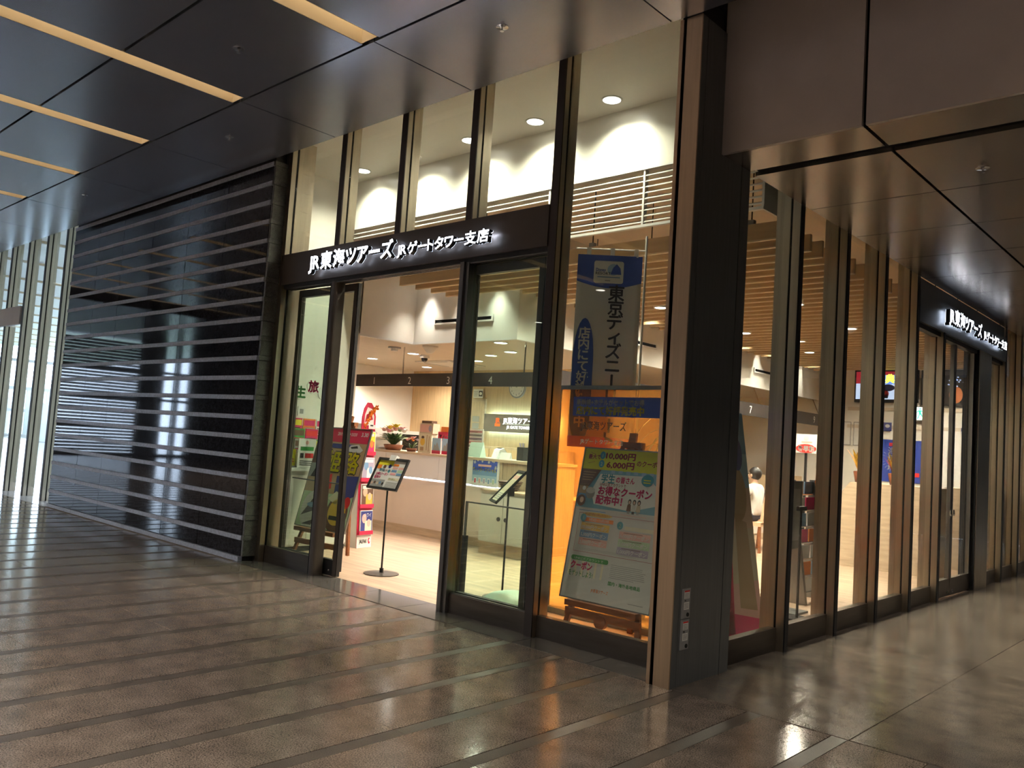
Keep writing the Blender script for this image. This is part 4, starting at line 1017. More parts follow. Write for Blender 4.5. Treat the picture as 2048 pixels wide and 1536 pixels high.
def train_poster(p, W_, H):
    T = lambda t: H-t
    p.rect(0, 0, W_, H, 'tan'); p.rect(0, T(.17), W_, H, 'crimson', 2); p.text('2019', .35, T(.085), .045, 'white', 3, bold=.02); p.text('▶2020', .56, T(.085), .045, 'white', 3, bold=.02); p.text('3.30', .80, T(.085), .055, 'white', 3, w=.12, bold=.03)
    p.poly([(0, T(.17)), (.28, T(.17)), (.22, T(.45)), (0, T(.45))], 'brown', 3); p.rect(.30, T(.245), .78, T(.19), 'navy', 3)
    p.poly([(.60, T(.26)), (.66, T(.20)), (.80, T(.185)), (.90, T(.25)), (.86, T(.28)), (.64, T(.28))], 'lightgrey', 4); p.poly([(.66, T(.22)), (.78, T(.20)), (.80, T(.23)), (.68, T(.24))], 'black', 5)
    p.text('姫', .27, T(.52), .23, 'black', 4, w=.29, bold=.055); p.text('姫', .28, T(.515), .22, 'yellow', 5, w=.27, bold=.022)
    p.text('路', .60, T(.52), .23, 'black', 4, w=.29, bold=.055); p.text('路', .61, T(.515), .22, 'yellow', 5, w=.27, bold=.022)
    p.poly([(.55, T(.58)), (.95, T(.56)), (.95, T(.80)), (.82, T(.85)), (.70, T(.78)), (.58, T(.80))], 'navy', 3); p.poly([(.30, T(.62)), (.45, T(.56)), (.50, T(.74)), (.36, T(.76))], 'brightred', 3)
    p.rect(0, T(.62), .22, T(.45), 'grey', 3); p.poly([(.04, T(.62)), (.12, T(.47)), (.20, T(.62))], 'black', 4)
    p.rect(0, 0, W_, T(.80), 'palegreen', 2); p.ell(.26, .20, .23, .24, 'lightgrey', 4, 26); p.poly([(.06, .12), (.22, .34), (.38, .40), (.30, .20)], 'black', 5); p.poly([(.12, .02), (.34, .10), (.44, .22), (.30, .02)], 'black', 5); p.ell(.22, .26, .09, .03, 'steelblue', 6)
    p.ell(.72, .20, .20, .22, 'brown', 4, 26); p.ell(.72, .22, .16, .16, 'gold', 5, 20); p.rect(.60, .12, .86, .17, 'black', 6); p.ell(.86, .34, .06, .07, 'red', 5); p.poly([(.50, .36), (.62, .46), (.80, .40), (.66, .30)], 'cream', 5)
easel('wooden easel with the tall red topped railway poster behind the left door', (-5.43, .98, 0), R(2), .95, 1.22, .345, .24, train_poster, 'wooden poster easels')

# ---- red cardboard brochure display
jr = thing('display_stand', 'red and white cardboard brochure display beside the counter', 'display stand', (-5.84, 2.02, 0), R(100)); jr.scale = (.72, .8, 1); jr.location = (-5.93, 1.99, 0)
MB().m('off_white').prism([(0, 0), (.30, 0), (.18, 1.62), (.10, 1.62)], 'x', -.02, .34).obj('support', None, jr)
lean = .06
def dz(z): return lean*z
b = MB().m('ink_crimson').add([(-.03, -.01, 0), (.35, -.01, 0), (.35, .09, 1.55), (-.03, .09, 1.55), (-.03, .0, 0), (.35, .0, 0), (.35, .10, 1.55), (-.03, .10, 1.55)], [(0, 1, 2, 3), (7, 6, 5, 4), (0, 4, 5, 1), (1, 5, 6, 2), (2, 6, 7, 3), (3, 7, 4, 0)])
b.obj('front_panel', None, jr)
RX = (-R(3.7), 0, 0)
MB().m('ink_white').box(-.03, -.012, .0, .35, -.002, .17).obj('foot_panel', None, jr, rot=RX)
p = Print(-.014); p.text('JALPAK', .03, .06, .055, 'black', 1, w=.20, bold=.03); p.ell(.29, .085, .03, .04, 'crimson'); p.ell(.30, .09, .016, .02, 'white', 2); p.obj('lettering', None, jr, rot=RX)
random.seed(21)
for k in range(4):
    z = .20+.345*k
    t = MB().m('ink_white').box(.0, -.05, z, .32, -.03, z+.285).obj('brochure', None, jr, rot=RX)
    p = Print(-.051); cA, cB, cC = (('navy', 'cream', 'salmon'), ('brown', 'gold', 'skinp'), ('lilac', 'white', 'steelblue'), ('yellow', 'magenta', 'orange'))[k]
    p.rect(.01, z+.01, .31, z+.275, cA); p.rect(.12, z+.02, .29, z+.15, cB, 2); p.ell(.10, z+.18, .06, .06, cC, 2); p.ell(.22, z+.12, .05, .05, cC, 3); p.text('ハワイ', .10, z+.20, .05, 'white', 3, bold=.02) if k == 0 else p.rect(.03, z+.22, .28, z+.26, 'white', 3); p.obj('brochure_print', None, jr, rot=RX)
    MB().m('ink_crimson').box(-.02, -.055, z-.03, .34, -.028, z+.02).obj('pocket', None, jr, rot=RX)
b = MB().m('ink_crimson'); pts = [(-.02, 1.54), (.34, 1.54), (.34, 1.72), (.28, 1.84), (.20, 1.90), (.10, 1.90), (.02, 1.82), (-.02, 1.70)]
b.prism(pts, 'y', .085, .10).obj('header_card', None, jr)
p = Print(.083); p.poly([(.03, 1.60), (.29, 1.60), (.29, 1.72), (.22, 1.82), (.10, 1.84), (.04, 1.74)], 'white'); p.poly([(.05, 1.64), (.26, 1.68), (.20, 1.78), (.08, 1.74)], 'crimson', 2); p.rect(.16, 1.555, .33, 1.61, 'white', 3); p.rect(.2, 1.59, .28, 1.61, 'black', 4); p.obj('header_print', None, jr)
gl = thing('garland', 'fluffy orange flower garland draped over the red display', 'garland', (-5.93, 1.99, 1.6), R(100)); gl.scale = (.72, .8, 1)
random.seed(4)
for k in range(16):
    f = k/15; c_ = Vector((.02+.30*f, .055+.01*random.uniform(-1, 1), -.02+.26*f+.05*math.sin(f*3)))
    b = MB().m('neon_orange')
    for q in range(7):
        d = Vector((random.uniform(-1, 1), random.uniform(-1, .3), random.uniform(-1, 1))).normalized()
        b.strip([c_, c_+d*.022, c_+d*.042], [.004, .014, .003], d.cross(Vector((.3, .5, .8))), .003)
    b.obj('bloom', None, gl)
nb_ = thing('nobori_flag', 'narrow blue and white flag with yellow writing behind the door frame', 'flag', (-7.08, 2.28, 0))
MB().m('black').tube([(0, 0, .02), (0, 0, 2.4)], .010, 8).obj('pole', None, nb_); MB().m('grey_plastic').cyl((0, 0, 0), .16, .03, 18).obj('base', None, nb_)
b = MB()
for k, c in enumerate(('blue', 'steelblue', 'ltblue', 'ltblue', 'white', 'white')): b.m(INK[c]).box(.01, -.006, 1.2+.2*k, .30, .0, 1.4+.2*k)
b.obj('cloth', None, nb_); p = Print(-.007); p.vtext('パック', .17, 2.0, .13, 'yellow'); p.obj('writing', None, nb_)

# ---- notice stands
def stand(label, loc, rotz, printer, w_=.51, h=.37, tilt=25):
    t = thing('notice_stand', label, 'sign stand', loc, rotz, 'black pole notice stands')
    MB().m('bronze').lathe([(.19, 0), (.19, .008), (.05, .014), (.03, .016)], n=28).obj('base', None, t)
    MB().m('black').tube([(0, 0, .012), (0, 0, 1.02)], .010, 10).obj('pole', None, t); MB().m('black').cyl((0, 0, .012), .022, .05, 14).obj('collar', None, t)
    th_ = -R(tilt); pl = (-w_/2, -h*.5*math.sin(R(tilt))-.02, 1.075-h*.5*math.cos(R(tilt)))
    fr = MB().m('black')
    fr.box(0, 0, 0, w_, .022, .025); fr.box(0, 0, h-.025, w_, .022, h); fr.box(0, 0, .025, .025, .022, h-.025); fr.box(w_-.025, 0, .025, w_, .022, h-.025); fr.box(.02, .014, .02, w_-.02, .020, h-.02)
    fr.obj('frame', None, t, loc=pl, rot=(th_, 0, 0))
    p = Print(.012); printer(p, w_, h); p.obj('print', None, t, loc=pl, rot=(th_, 0, 0))
    MB().m('black').box(-.04, -.0, .98, .04, .05, 1.06).obj('bracket', None, t)
    return t, pl, th_
def st1(p0, w_, h):
    p = p0; n0 = len(p.v); h_old = .46
    p.rect(.025, .025, w_-.025, .435, 'white'); p.rect(.025, .36, .28, .43, 'yellow', 2); p.rect(.025, .025, .25, .14, 'grey', 2); p.rect(.025, .30, .10, .36, 'orange', 2)
    p.text('学生', .08, .265, .040, 'teal', 3, bold=.03); p.text('の皆さん', .16, .268, .026, 'maroon', 3); p.text('お得なクーポン', .055, .205, .040, 'magenta', 3, w=.20, bold=.04); p.text('配布中', .05, .155, .040, 'magenta', 3, w=.10, bold=.04)
    p.ell(.15, .335, .025, .028, 'brown', 3); p.ell(.235, .345, .025, .030, 'navy', 3); p.ell(.25, .275, .020, .026, 'teal', 3)
    for k, c in enumerate(('orange', 'salmon', 'steelblue', 'pink')): p.rect(.29, .355-.045*k, .375, .388-.045*k, c, 3)
    for k, c in enumerate(('salmon', 'palegreen', 'steelblue')): p.rect(.39, .31-.045*k, .475, .343-.045*k, c, 3)
    p.rect(.29, .14, .47, .18, 'cream', 3); p.text('クーポン', .30, .15, .022, 'green', 4); p.lines(.28, .04, .47, .125, 5, 'grey', 3, .35)
    for k in range(5): p.ell(.05+.045*k, .08+.01*(k % 2), .016, .022, ('skinp', 'brown', 'beige', 'steelblue', 'black')[k], 3)
    k_ = (h-.05)/(h_old-.05)
    p.v = [(v[0], v[1], .025+(v[2]-.025)*k_) for v in p.v]
t, pl, th_ = stand('black notice stand with a tilted coupon sheet in the open doorway', (-4.24, 1.05, 0), 0, st1)
MB().m('white_plastic').box(.20, -.012, .34, .30, .03, .40).obj('clip', None, t, loc=pl, rot=(th_, 0, 0))
def st2(p, w_, h):
    p.rect(.025, .025, w_-.025, h-.025, 'cream'); p.rect(.04, .31, w_-.04, .36, 'salmon', 2); p.rect(.04, .15, w_-.04, .30, 'beige', 2); p.lines(.05, .05, w_-.05, .14, 4, 'grey', 2)
stand('narrow black notice stand behind the right door pane', (-2.66, 1.27, 0), R(-36), st2, .34, .42, 42)
dm = thing('floor_cushion', 'pale mint rounded floor stool beside the right door', 'stool', (-2.12, .83, 0))
MB().m('mint').lathe([(.30, 0), (.31, .05), (.28, .11), (.20, .16), (.10, .185), (.01, .19)], n=28).obj('dome', None, dm, smooth=True)
for k, (x0, x1) in enumerate(((-2.66, -1.62), (-5.55, -4.55))):
    g = thing('glass_guard', ('right' if k == 0 else 'left')+' low clear glass guard panel behind the parked sliding door', 'guard panel', (x0, .70, 0), 0, 'clear guard panels behind the sliding doors')
    MB().m('glass').box(.02, 0, .04, x1-x0, .008, .92).obj('pane', None, g); MB().m('steel_dark').box(0, -.004, .922, x1-x0, .012, .934).obj('top_trim', None, g)
    e = 0 if k == 0 else x1-x0
    MB().m('steel_dark').box(e, -.006, 0, e+.018, .014, .93).obj('edge_trim', None, g); MB().m('black').box(e-.012, -.02, 0, e+.03, .03, .62).obj('post', None, g); MB().m('steel_dark').box(0, -.006, 0, x1-x0, .014, .04).obj('bottom_trim', None, g)

# ---- orange screen, flag, window strip
osn = thing('orange_screen', 'translucent orange screen panel behind the coupon poster', 'screen', (-2.05, 1.22, 0))
MB().m('orange_sheet').box(.02, 0, .05, 1.50, .004, 2.02).obj('sheet', None, osn); MB().m('steel_grey').box(0, -.012, 2.02, 1.52, .016, 2.055).obj('top_rail', None, osn); MB().m('steel_grey').box(0, -.05, 0, 1.52, .06, .05).obj('base_rail', None, osn)
for x in (0, 1.50): MB().m('steel_grey').box(x, -.008, .05, x+.02, .012, 2.02).obj('side_rail', None, osn)
FZ = 3.30
fg = thing('nobori_flag', 'tall white and blue resort flag hanging behind the corner pane', 'flag', (-1.98, 1.28, 0), R(38))
MB().m('white_plastic').tube([(.63, .01, .02), (.63, .01, FZ+.20)], .012, 10).obj('pole', None, fg); MB().m('white_plastic').tube([(-.02, .01, FZ+.06), (.64, .01, FZ+.06)], .007, 8).obj('cross_arm', None, fg); MB().m('grey_plastic').cyl((.63, .01, 0), .17, .05, 18).obj('base', None, fg)
W_, H_ = .60, 1.80
class Cloth(Print):
    def Y(s, L): return s.y0-.0012*L
b = MB().m('ink_flagwhite'); nx, nz = 12, 24; vs_ = []; fs_ = []
def wave(x, z): return .0022*math.sin(7*x+2.2*z)+.0012*math.sin(13*x-3*z)
for sd in (0, 1):
    for j in range(nz+1):
        for i in range(nx+1):
            x, z = W_*i/nx, H_*j/nz; vs_.append((x, wave(x, z)+.002*sd, FZ-H_+z))
n1 = (nx+1)*(nz+1)
for j in range(nz):
    for i in range(nx):
        a = j*(nx+1)+i; fs_.append((a, a+1, a+nx+2, a+nx+1)); fs_.append((n1+a+nx+1, n1+a+nx+2, n1+a+1, n1+a))
for i in range(nx): fs_.append((i+1, i, n1+i, n1+i+1)); a = nz*(nx+1)+i; fs_.append((a, a+1, n1+a+1, n1+a))
for j in range(nz): a = j*(nx+1); fs_.append((a, a+nx+1, n1+a+nx+1, n1+a)); a += nx; fs_.append((a+nx+1, a, n1+a, n1+a+nx+1))
b.add(vs_, fs_); b.obj('cloth', None, fg, smooth=True)
p = Print(0)
p.poly([(0, 1.80), (0, 1.56)]+[(W_*i/10, 1.56-.06*math.sin(math.pi*i/10)-.012) for i in range(11)]+[(W_, 1.56), (W_, 1.80)], 'flagblue', 1)
for i in range(10): pass
p.rrect(.155, 1.535, .43, 1.745, .02, 'flagwhite', 3); p.ell(.335, 1.665, .055, .055, 'ltblue', 4); p.poly([(.31, 1.62), (.41, 1.62), (.40, 1.68), (.365, 1.72), (.33, 1.68)], 'flagblue', 5)
p.text('Disney', .175, 1.645, .035, 'flagblue', 5, w=.09); p.text('RESORT', .172, 1.615, .028, 'black', 5, w=.14, bold=.02); p.lines(.19, 1.588, .40, 1.603, 1, 'steelblue', 5, .6); p.rect(.26, 1.555, .31, 1.565, 'grey', 5)
p.vtext('東京ディズニーリゾート', .375, 1.50, .125, 'black', 2, bold=.028, pitch=1.09)
# blue lozenge with white writing
lz = [(.10+.095*math.cos(R(a)), .80+.40*math.sin(R(a))) for a in range(0, 181, 15)]+[(.10+.095*math.cos(R(a)), .33+.30*math.sin(R(a))) for a in range(180, 361, 15)]
p.poly(lz, 'flagblue', 1); p.vtext('店内にて好評発売中', .10, 1.10, .092, 'flagwhite', 3, bold=.03, pitch=1.12)
p.rect(0, -.0, W_, .10, 'brightred', 1); p.text('東海ツアーズ', .03, .02, .06, 'flagwhite', 2)
# wrap the print on the cloth
me_v = []
for (x, y, z) in p.v: me_v.append((x, y+wave(x, z)-.006, FZ-H_+z))
p.v = me_v; p.obj('flag_print', None, fg)
for k in range(3): MB().m('white_plastic').box(.08+.22*k, -.004, FZ-.01, .12+.22*k, .016, FZ+.07).obj('loop', None, fg)
stp = thing('window_strip', 'blue advertising strip with white and yellow writing stuck inside the corner pane', 'sticker', (-1.20, .366, 1.74))
MB().m('ink_blue').box(0, 0, 0, .92, .003, .148).obj('strip', None, stp)
p = Print(-.0008); p.text('新幹線+ホテルがセットでお得', .035, .088, .040, 'white', 1, w=.62, bold=.035); p.text('店内にて好評発売中', .035, .018, .056, 'yellow', 1, w=.62, bold=.045); p.obj('writing', None, stp)
dc = thing('window_lettering', 'faint white shop name lettering on the corner pane', 'sticker', (-1.10, .349, 1.56))
p = Print(0); p.text('JR東海ツアーズ', 0, .08, .06, 'white', 1, w=.42, bold=.012); p.obj('lettering', None, dc); p = Print(0); p.text('JRゲートタワー支店', 0, -.03, .035, 'white', 1, w=.40, bold=0); p.obj('lettering', None, dc)

# ---- plants behind the screen
def palm(label, loc, h, n, seed, ln, wd, droop):
    random.seed(seed); t = thing('potted_plant', label, 'plant', loc)
    MB().m('pot').lathe([(.14, 0), (.19, .30), (.20, .32), (.16, .32), (.15, .27)], n=18).obj('pot', None, t, smooth=True)
    MB().m('ink_brown').tube([(0, 0, .25), (.02, .01, h*.5), (0, 0, h*.78)], [.03, .024, .018], 8).obj('stem', None, t)
    for k in range(n):
        a = 2.4*k+random.uniform(-.3, .3); L = ln*random.uniform(.7, 1.1); z0 = h*random.uniform(.55, .8); pts = []
        for q in range(6):
            f = q/5; pts.append((L*f*math.cos(a), L*f*math.sin(a), z0+L*(.75*f-droop*f*f)))
        MB().m('leaf' if k % 4 else 'leaf_pale').strip(pts, [.006, wd, wd*1.2, wd, wd*.6, .003], (-math.sin(a), math.cos(a), 0), .003).obj('leaf', None, t)
palm('tall potted plant with long arching leaves behind the corner pane', (-1.20, 1.88, 0), 2.25, 26, 8, .50, .020, 1.25)
palm('broad leaved potted plant behind the orange screen', (-1.85, 2.05, 0), 1.35, 16, 9, .42, .055, 1.3)
t = thing('winter_board', 'dark red snowflake board on a tall stand behind the plants', 'sign', (-1.62, 2.62, 0))
MB().m('black').box(-.02, 0, 0, .02, .04, 1.5).obj('post', None, t); MB().m('grey_plastic').box(-.18, -.14, 0, .18, .16, .03).obj('base', None, t); MB().m('ink_crimson').box(-.16, -.012, 1.5, .20, .0, 1.86).obj('board', None, t)
p = Print(-.013)
random.seed(2)
for k in range(8): p.ell(random.uniform(-.12, .16), random.uniform(1.53, 1.83), .014, .014, 'salmon')
p.obj('print', None, t)

# =================================================================== SEEN THROUGH THE SIDE FRONT
t = thing('photo_standee', 'tall leaning photo board in red, peach and blue beside the column', 'standee', (-.42, 1.28, 0))
RL = (0, R(-9), 0)
MB().m('ink_cream').box(-.02, 0, 0, 0, .92, 1.92).obj('board', None, t, rot=RL)
p = Print(0); p.rect(0, 1.55, .92, 1.92, 'steelblue'); p.rect(0, 1.25, .92, 1.55, 'ltblue'); p.rect(0, .9, .92, 1.25, 'skinp'); p.rect(0, .45, .92, .9, 'beige'); p.rect(0, 0, .92, .45, 'salmon')
p.poly([(.10, .08), (.42, .05), (.50, .80), (.14, .80)], 'crimson', 2); p.poly([(.55, .25), (.85, .2), (.80, .95), (.60, 1.0)], 'tan', 2); p.ell(.68, 1.2, .17, .24, 'tan', 2); p.ell(.30, 1.35, .16, .22, 'brown', 3); p.ell(.74, 1.55, .10, .15, 'navy', 3); p.ell(.28, 1.68, .12, .10, 'white', 3); p.poly([(0, 0), (.92, 0), (.92, .12), (0, .30)], 'magenta', 2)
p.obj('print', None, t, loc=(.002, 0, 0), rot=(0, R(-9), R(0)))
# turn print to face +x
pr = [c for c in t.children if c.name.startswith('print')][0]; pr.rotation_euler = (Matrix.Rotation(R(-9), 3, 'Y') @ Matrix.Rotation(R(90), 3, 'Z')).to_euler()
MB().m('black').bar((-.34, .46, .9), (-.60, .46, 0), .03, .02).obj('strut', None, t)
t = thing('pole_stand', 'slim black pole stand with round foot behind the second side pane', 'stand', (-.52, 3.10, 0))
MB().m('black').cyl((0, 0, 0), .13, .02, 20).obj('foot', None, t); MB().m('black').tube([(0, 0, .02), (0, 0, 1.05)], .013, 8).obj('pole', None, t); MB().m('black').bar((0, -.07, 1.05), (0, .10, 1.05), .03, .04).obj('cross_head', None, t)
t = thing('notice_board', 'dark grey board on an upright behind the second side pane', 'sign', (-.78, 3.15, 0))
MB().m('steel_dark').box(0, 0, .62, .03, .50, 1.30).obj('board', None, t); MB().m('steel_dark').box(.005, .22, 0, .025, .26, .62).obj('upright', None, t); MB().m('steel_dark').box(-.15, .08, 0, .18, .40, .02).obj('base', None, t); MB().m('grey_plastic').box(.03, .06, .70, .034, .44, 1.22).obj('sheet', None, t)
t = thing('magazine_rack', 'grey sloping wire magazine rack behind the second side pane', 'rack', (-.80, 3.95, 0))
MB().m('steel_grey').prism([(-.3, 0), (.0, 0), (-.18, 1.3), (-.24, 1.3)], 'y', 0, .05).obj('side', None, t); MB().m('steel_grey').prism([(-.3, 0), (.0, 0), (-.18, 1.3), (-.24, 1.3)], 'y', .55, .60).obj('side', None, t)
for k in range(7):
    z = .12+.17*k; x = -.02-.14*z; MB().m('chrome').tube([(x, .02, z), (x, .58, z)], .008, 6).obj('wire', None, t)
    for j in range(2): MB().m(INK[('white', 'magenta', 'orange', 'steelblue', 'lightgrey')[(k*2+j) % 5]]).box(x-.03, .07+.26*j, z, x-.02, .29+.26*j, z+.14).obj('magazine', None, t)
# island counters with gold plants
for k, (x, y, w_, lab) in enumerate(((-2.0, 7.9, 1.35, 'tall pale wood writing counter in the middle of the shop'), (-1.1, 9.4, .9, 'tall pale wood counter near the side doors'))):
    t = thing('writing_counter', lab, 'counter', (x, y, 0))
    MB().m('wood_counter').prism([(0, 0), (w_, 0), (w_, 1.24), (.14, 1.24), (0, 1.06)], 'y', 0, .06).obj('front_panel', None, t); MB().m('wood_counter').box(.02, .06, 0, .08, .6, 1.06).obj('side_panel', None, t); MB().m('wood_counter').box(w_-.06, .06, 0, w_, .6, 1.2).obj('side_panel', None, t); MB().m('wood_light').box(.12, .06, 1.2, w_, .62, 1.245).obj('top', None, t)
def gold_plant(x, y, z, seed, lab, pink=False):
    random.seed(seed); t = thing('gold_flower_pot', lab, 'flowers', (x, y, z))
    MB().m('pot').lathe([(.07, 0), (.10, .16), (.09, .17)], n=14).obj('pot', None, t, smooth=True)
    for k in range(20):
        a = 2.4*k; L = random.uniform(.18, .34); sp = random.uniform(.2, .8); pts = [(.03*math.cos(a), .03*math.sin(a), .15), (.5*L*sp*math.cos(a), .5*L*sp*math.sin(a), .15+L*.6), (L*sp*math.cos(a), L*sp*math.sin(a), .15+L)]
        MB().m('gold_foil' if k % 4 else (INK['magenta'] if pink else 'neon_orange')).strip(pts, [.008, .03, .004], (-math.sin(a), math.cos(a), 0), .003).obj('leaf', None, t)
gold_plant(-1.80, 8.15, 1.245, 5, 'gold foil flower pot on the middle writing counter'); gold_plant(-1.28, 8.1, 1.245, 6, 'gold and pink flower pot at the right end of the writing counter', True)
gold_plant(-.55, 9.7, 1.245, 9, 'small red flower pot on the counter near the side doors', True)
# screens on the far wall
def tv(x0, x1, z0, z1, lab, fn):
    t = thing('wall_screen', lab, 'screen', (x0, 12.50, z0), 0, 'wall screens on the end wall')
    MB().m('black').box(0, 0, 0, x1-x0, .07, z1-z0).obj('bezel', None, t); p = Print(-.002); fn(p, x1-x0, z1-z0); p.obj('picture', None, t); MB().m('black').box(.4, .07, .2, .6, .10, .4).obj('bracket', None, t)
def tv1(p, w_, h):
    p.rect(.03, .06, w_-.03, h-.03, 'scr_pale'); p.rect(.03, h*.58, w_-.03, h-.03, 'scr_red', 2); p.rect(.35, h*.56, .85, h-.10, 'scr_blue', 3); p.text('特典', .42, h*.62, .15, 'scr_yellow', 4, bold=.06); p.ell(.66, h*.45, .13, .07, 'navy', 4); p.ell(.62, h*.27, .06, .07, 'brightred', 4); p.poly([(.58, .08), (.66, .08), (.68, h*.24), (.58, h*.24)], 'black', 4)
def tv2(p, w_, h):
    p.rect(.03, .04, w_-.03, h-.03, 'scr_dark'); p.rect(.18, .05, .42, .28, 'scr_amber', 2); p.ell(.3, .34, .1, .09, 'scr_orange', 2); p.ell(.24, .40, .05, .06, 'scr_pale', 3); p.ell(.62, .2, .12, .16, 'scr_orange', 2)
    random.seed(8)
    for k in range(16): p.ell(random.uniform(.48, w_-.12), random.uniform(h*.5, h-.12), .016, .014, 'scr_pale', 3)
tv(-3.55, -2.33, 2.79, 3.44, 'left wall screen with a blue and red advert on the end wall', tv1); tv(-2.27, -1.25, 2.75, 3.43, 'right dark wall screen with amber lights on the end wall', tv2)
t = thing('exit_sign', 'green and white running man exit sign under the screens', 'exit sign', (-2.41, 12.50, 2.455))
MB().m('grey_plastic').box(-.01, 0, -.02, .24, .08, .27).obj('case', None, t); p = Print(-.002); p.rect(0, 0, .23, .25, 'exit_white'); p.rect(0, 0, .055, .25, 'exit_green', 2); p.ell(.135, .215, .017, .018, 'exit_green', 2); p.poly([(.105, .19), (.15, .19), (.155, .12), (.12, .11)], 'exit_green', 2); p.poly([(.12, .12), (.14, .12), (.10, .02), (.08, .02)], 'exit_green', 2); p.poly([(.13, .12), (.155, .13), (.19, .07), (.21, .075), (.205, .055), (.175, .055)], 'exit_green', 2); p.poly([(.15, .19), (.20, .16), (.195, .145), (.15, .17)], 'exit_green', 2); p.poly([(.105, .19), (.07, .15), (.08, .14), (.12, .175)], 'exit_green', 2); p.obj('pictogram', None, t)
t = thing('blue_poster', 'dark blue poster with white vertical writing on the end wall', 'poster', (-3.0, 12.585, 1.22))
MB().m('ink_navy').box(0, 0, 0, .74, .01, .83).obj('sheet', None, t); p = Print(-.001); p.rect(0, 0, .74, .83, 'blue'); p.rect(.14, .70, .26, .77, 'red', 2); p.vtext('海早割', .20, .66, .13, 'white', 2)
for k in range(9): a = R(150+15*k); p.poly([(.22+.16*math.cos(a), .45+.2*math.sin(a)), (.22+.21*math.cos(a), .45+.26*math.sin(a)), (.22+.21*math.cos(a)+.008, .45+.26*math.sin(a)), (.22+.16*math.cos(a)+.008, .45+.2*math.sin(a))], 'white', 2)
p.rect(.5, .12, .72, .20, 'brightred', 2); p.obj('print', None, t)
for k, (x, z) in enumerate(((-3.82, 1.90), (-3.57, 1.90))):
    t = thing('certificate', ('left' if k == 0 else 'right')+' framed white certificate on the end wall', 'frame', (x, 12.575, z), 0, 'framed certificates on the end wall')
    fr = MB().m('ink_grey'); fr.box(0, 0, 0, .20, .02, .015); fr.box(0, 0, .47, .20, .02, .485); fr.box(0, 0, .015, .012, .02, .47); fr.box(.188, 0, .015, .20, .02, .47); fr.obj('frame', None, t); MB().m('ink_white').box(.012, .008, .015, .188, .012, .47).obj('sheet', None, t)
for k, (x, z) in enumerate(((-2.97, 2.22), (-1.56, 2.16))):
    t = thing('wall_badge', 'small dark badge on the rail' if k == 0 else 'small blue and white badge at the right of the end wall', 'notice', (x, 12.56, z))
    MB().m('ink_navy').box(0, 0, 0, .15, .012, .17).obj('plate', None, t); p = Print(-.001); p.ell(.075, .10, .045, .035, 'lightgrey'); p.rect(0, 0, .15, .05, 'white', 2) if k else None; p.obj('print', None, t)
dr2 = struct('door_4', 'white door in the end wall of the shop', 'door', MB().box(-2.25, 12.56, 0, -1.35, 12.6, 2.26), 'white_paint')
MB().m('chrome').box(-2.17, 12.53, .98, -2.05, 12.56, 1.02).obj('handle', None, dr2)
wsn = thing('winter_sign', 'red and white winter sale sign standing on the side counter', 'sign', (-3.62, 10.0, 0))
MB().m('black').box(.14, .02, 0, .18, .05, 1.70).obj('post', None, wsn); MB().m('grey_plastic').box(0, -.08, 0, .32, .14, .02).obj('base', None, wsn)
p = Print(.0); q = MB().m('ink_white').box(-.02, .002, 1.66, .36, .018, 2.00); q.obj('board', None, wsn)
p.ell(.17, 1.74, .19, .08, 'brightred', 1); p.text('冬早割', .02, 1.695, .09, 'white', 2, w=.30, bold=.05); p.rect(.08, 1.84, .28, 1.87, 'salmon', 2); p.ell(.17, 1.93, .05, .05, 'lightgrey', 2); p.obj('print', None, wsn)
st = tag(bpy.data.objects.new('wood_stool_block', None), 'tall purple and orange flag at the end of the magazine rack', 'flag'); COL.objects.link(st); st.name = 'nobori_flag'; st.location = (-1.06, 4.75, 0)
MB().m('black').tube([(0, 0, .02), (0, 0, 1.9)], .01, 8).obj('pole', None, st); MB().m('grey_plastic').cyl((0, 0, 0), .15, .03, 16).obj('base', None, st); b = MB().m('ink_lilac').box(.01, -.004, 1.35, .26, .004, 1.85); b.m('ink_orange').box(.01, -.004, 1.22, .26, .004, 1.35); b.obj('cloth', None, st)

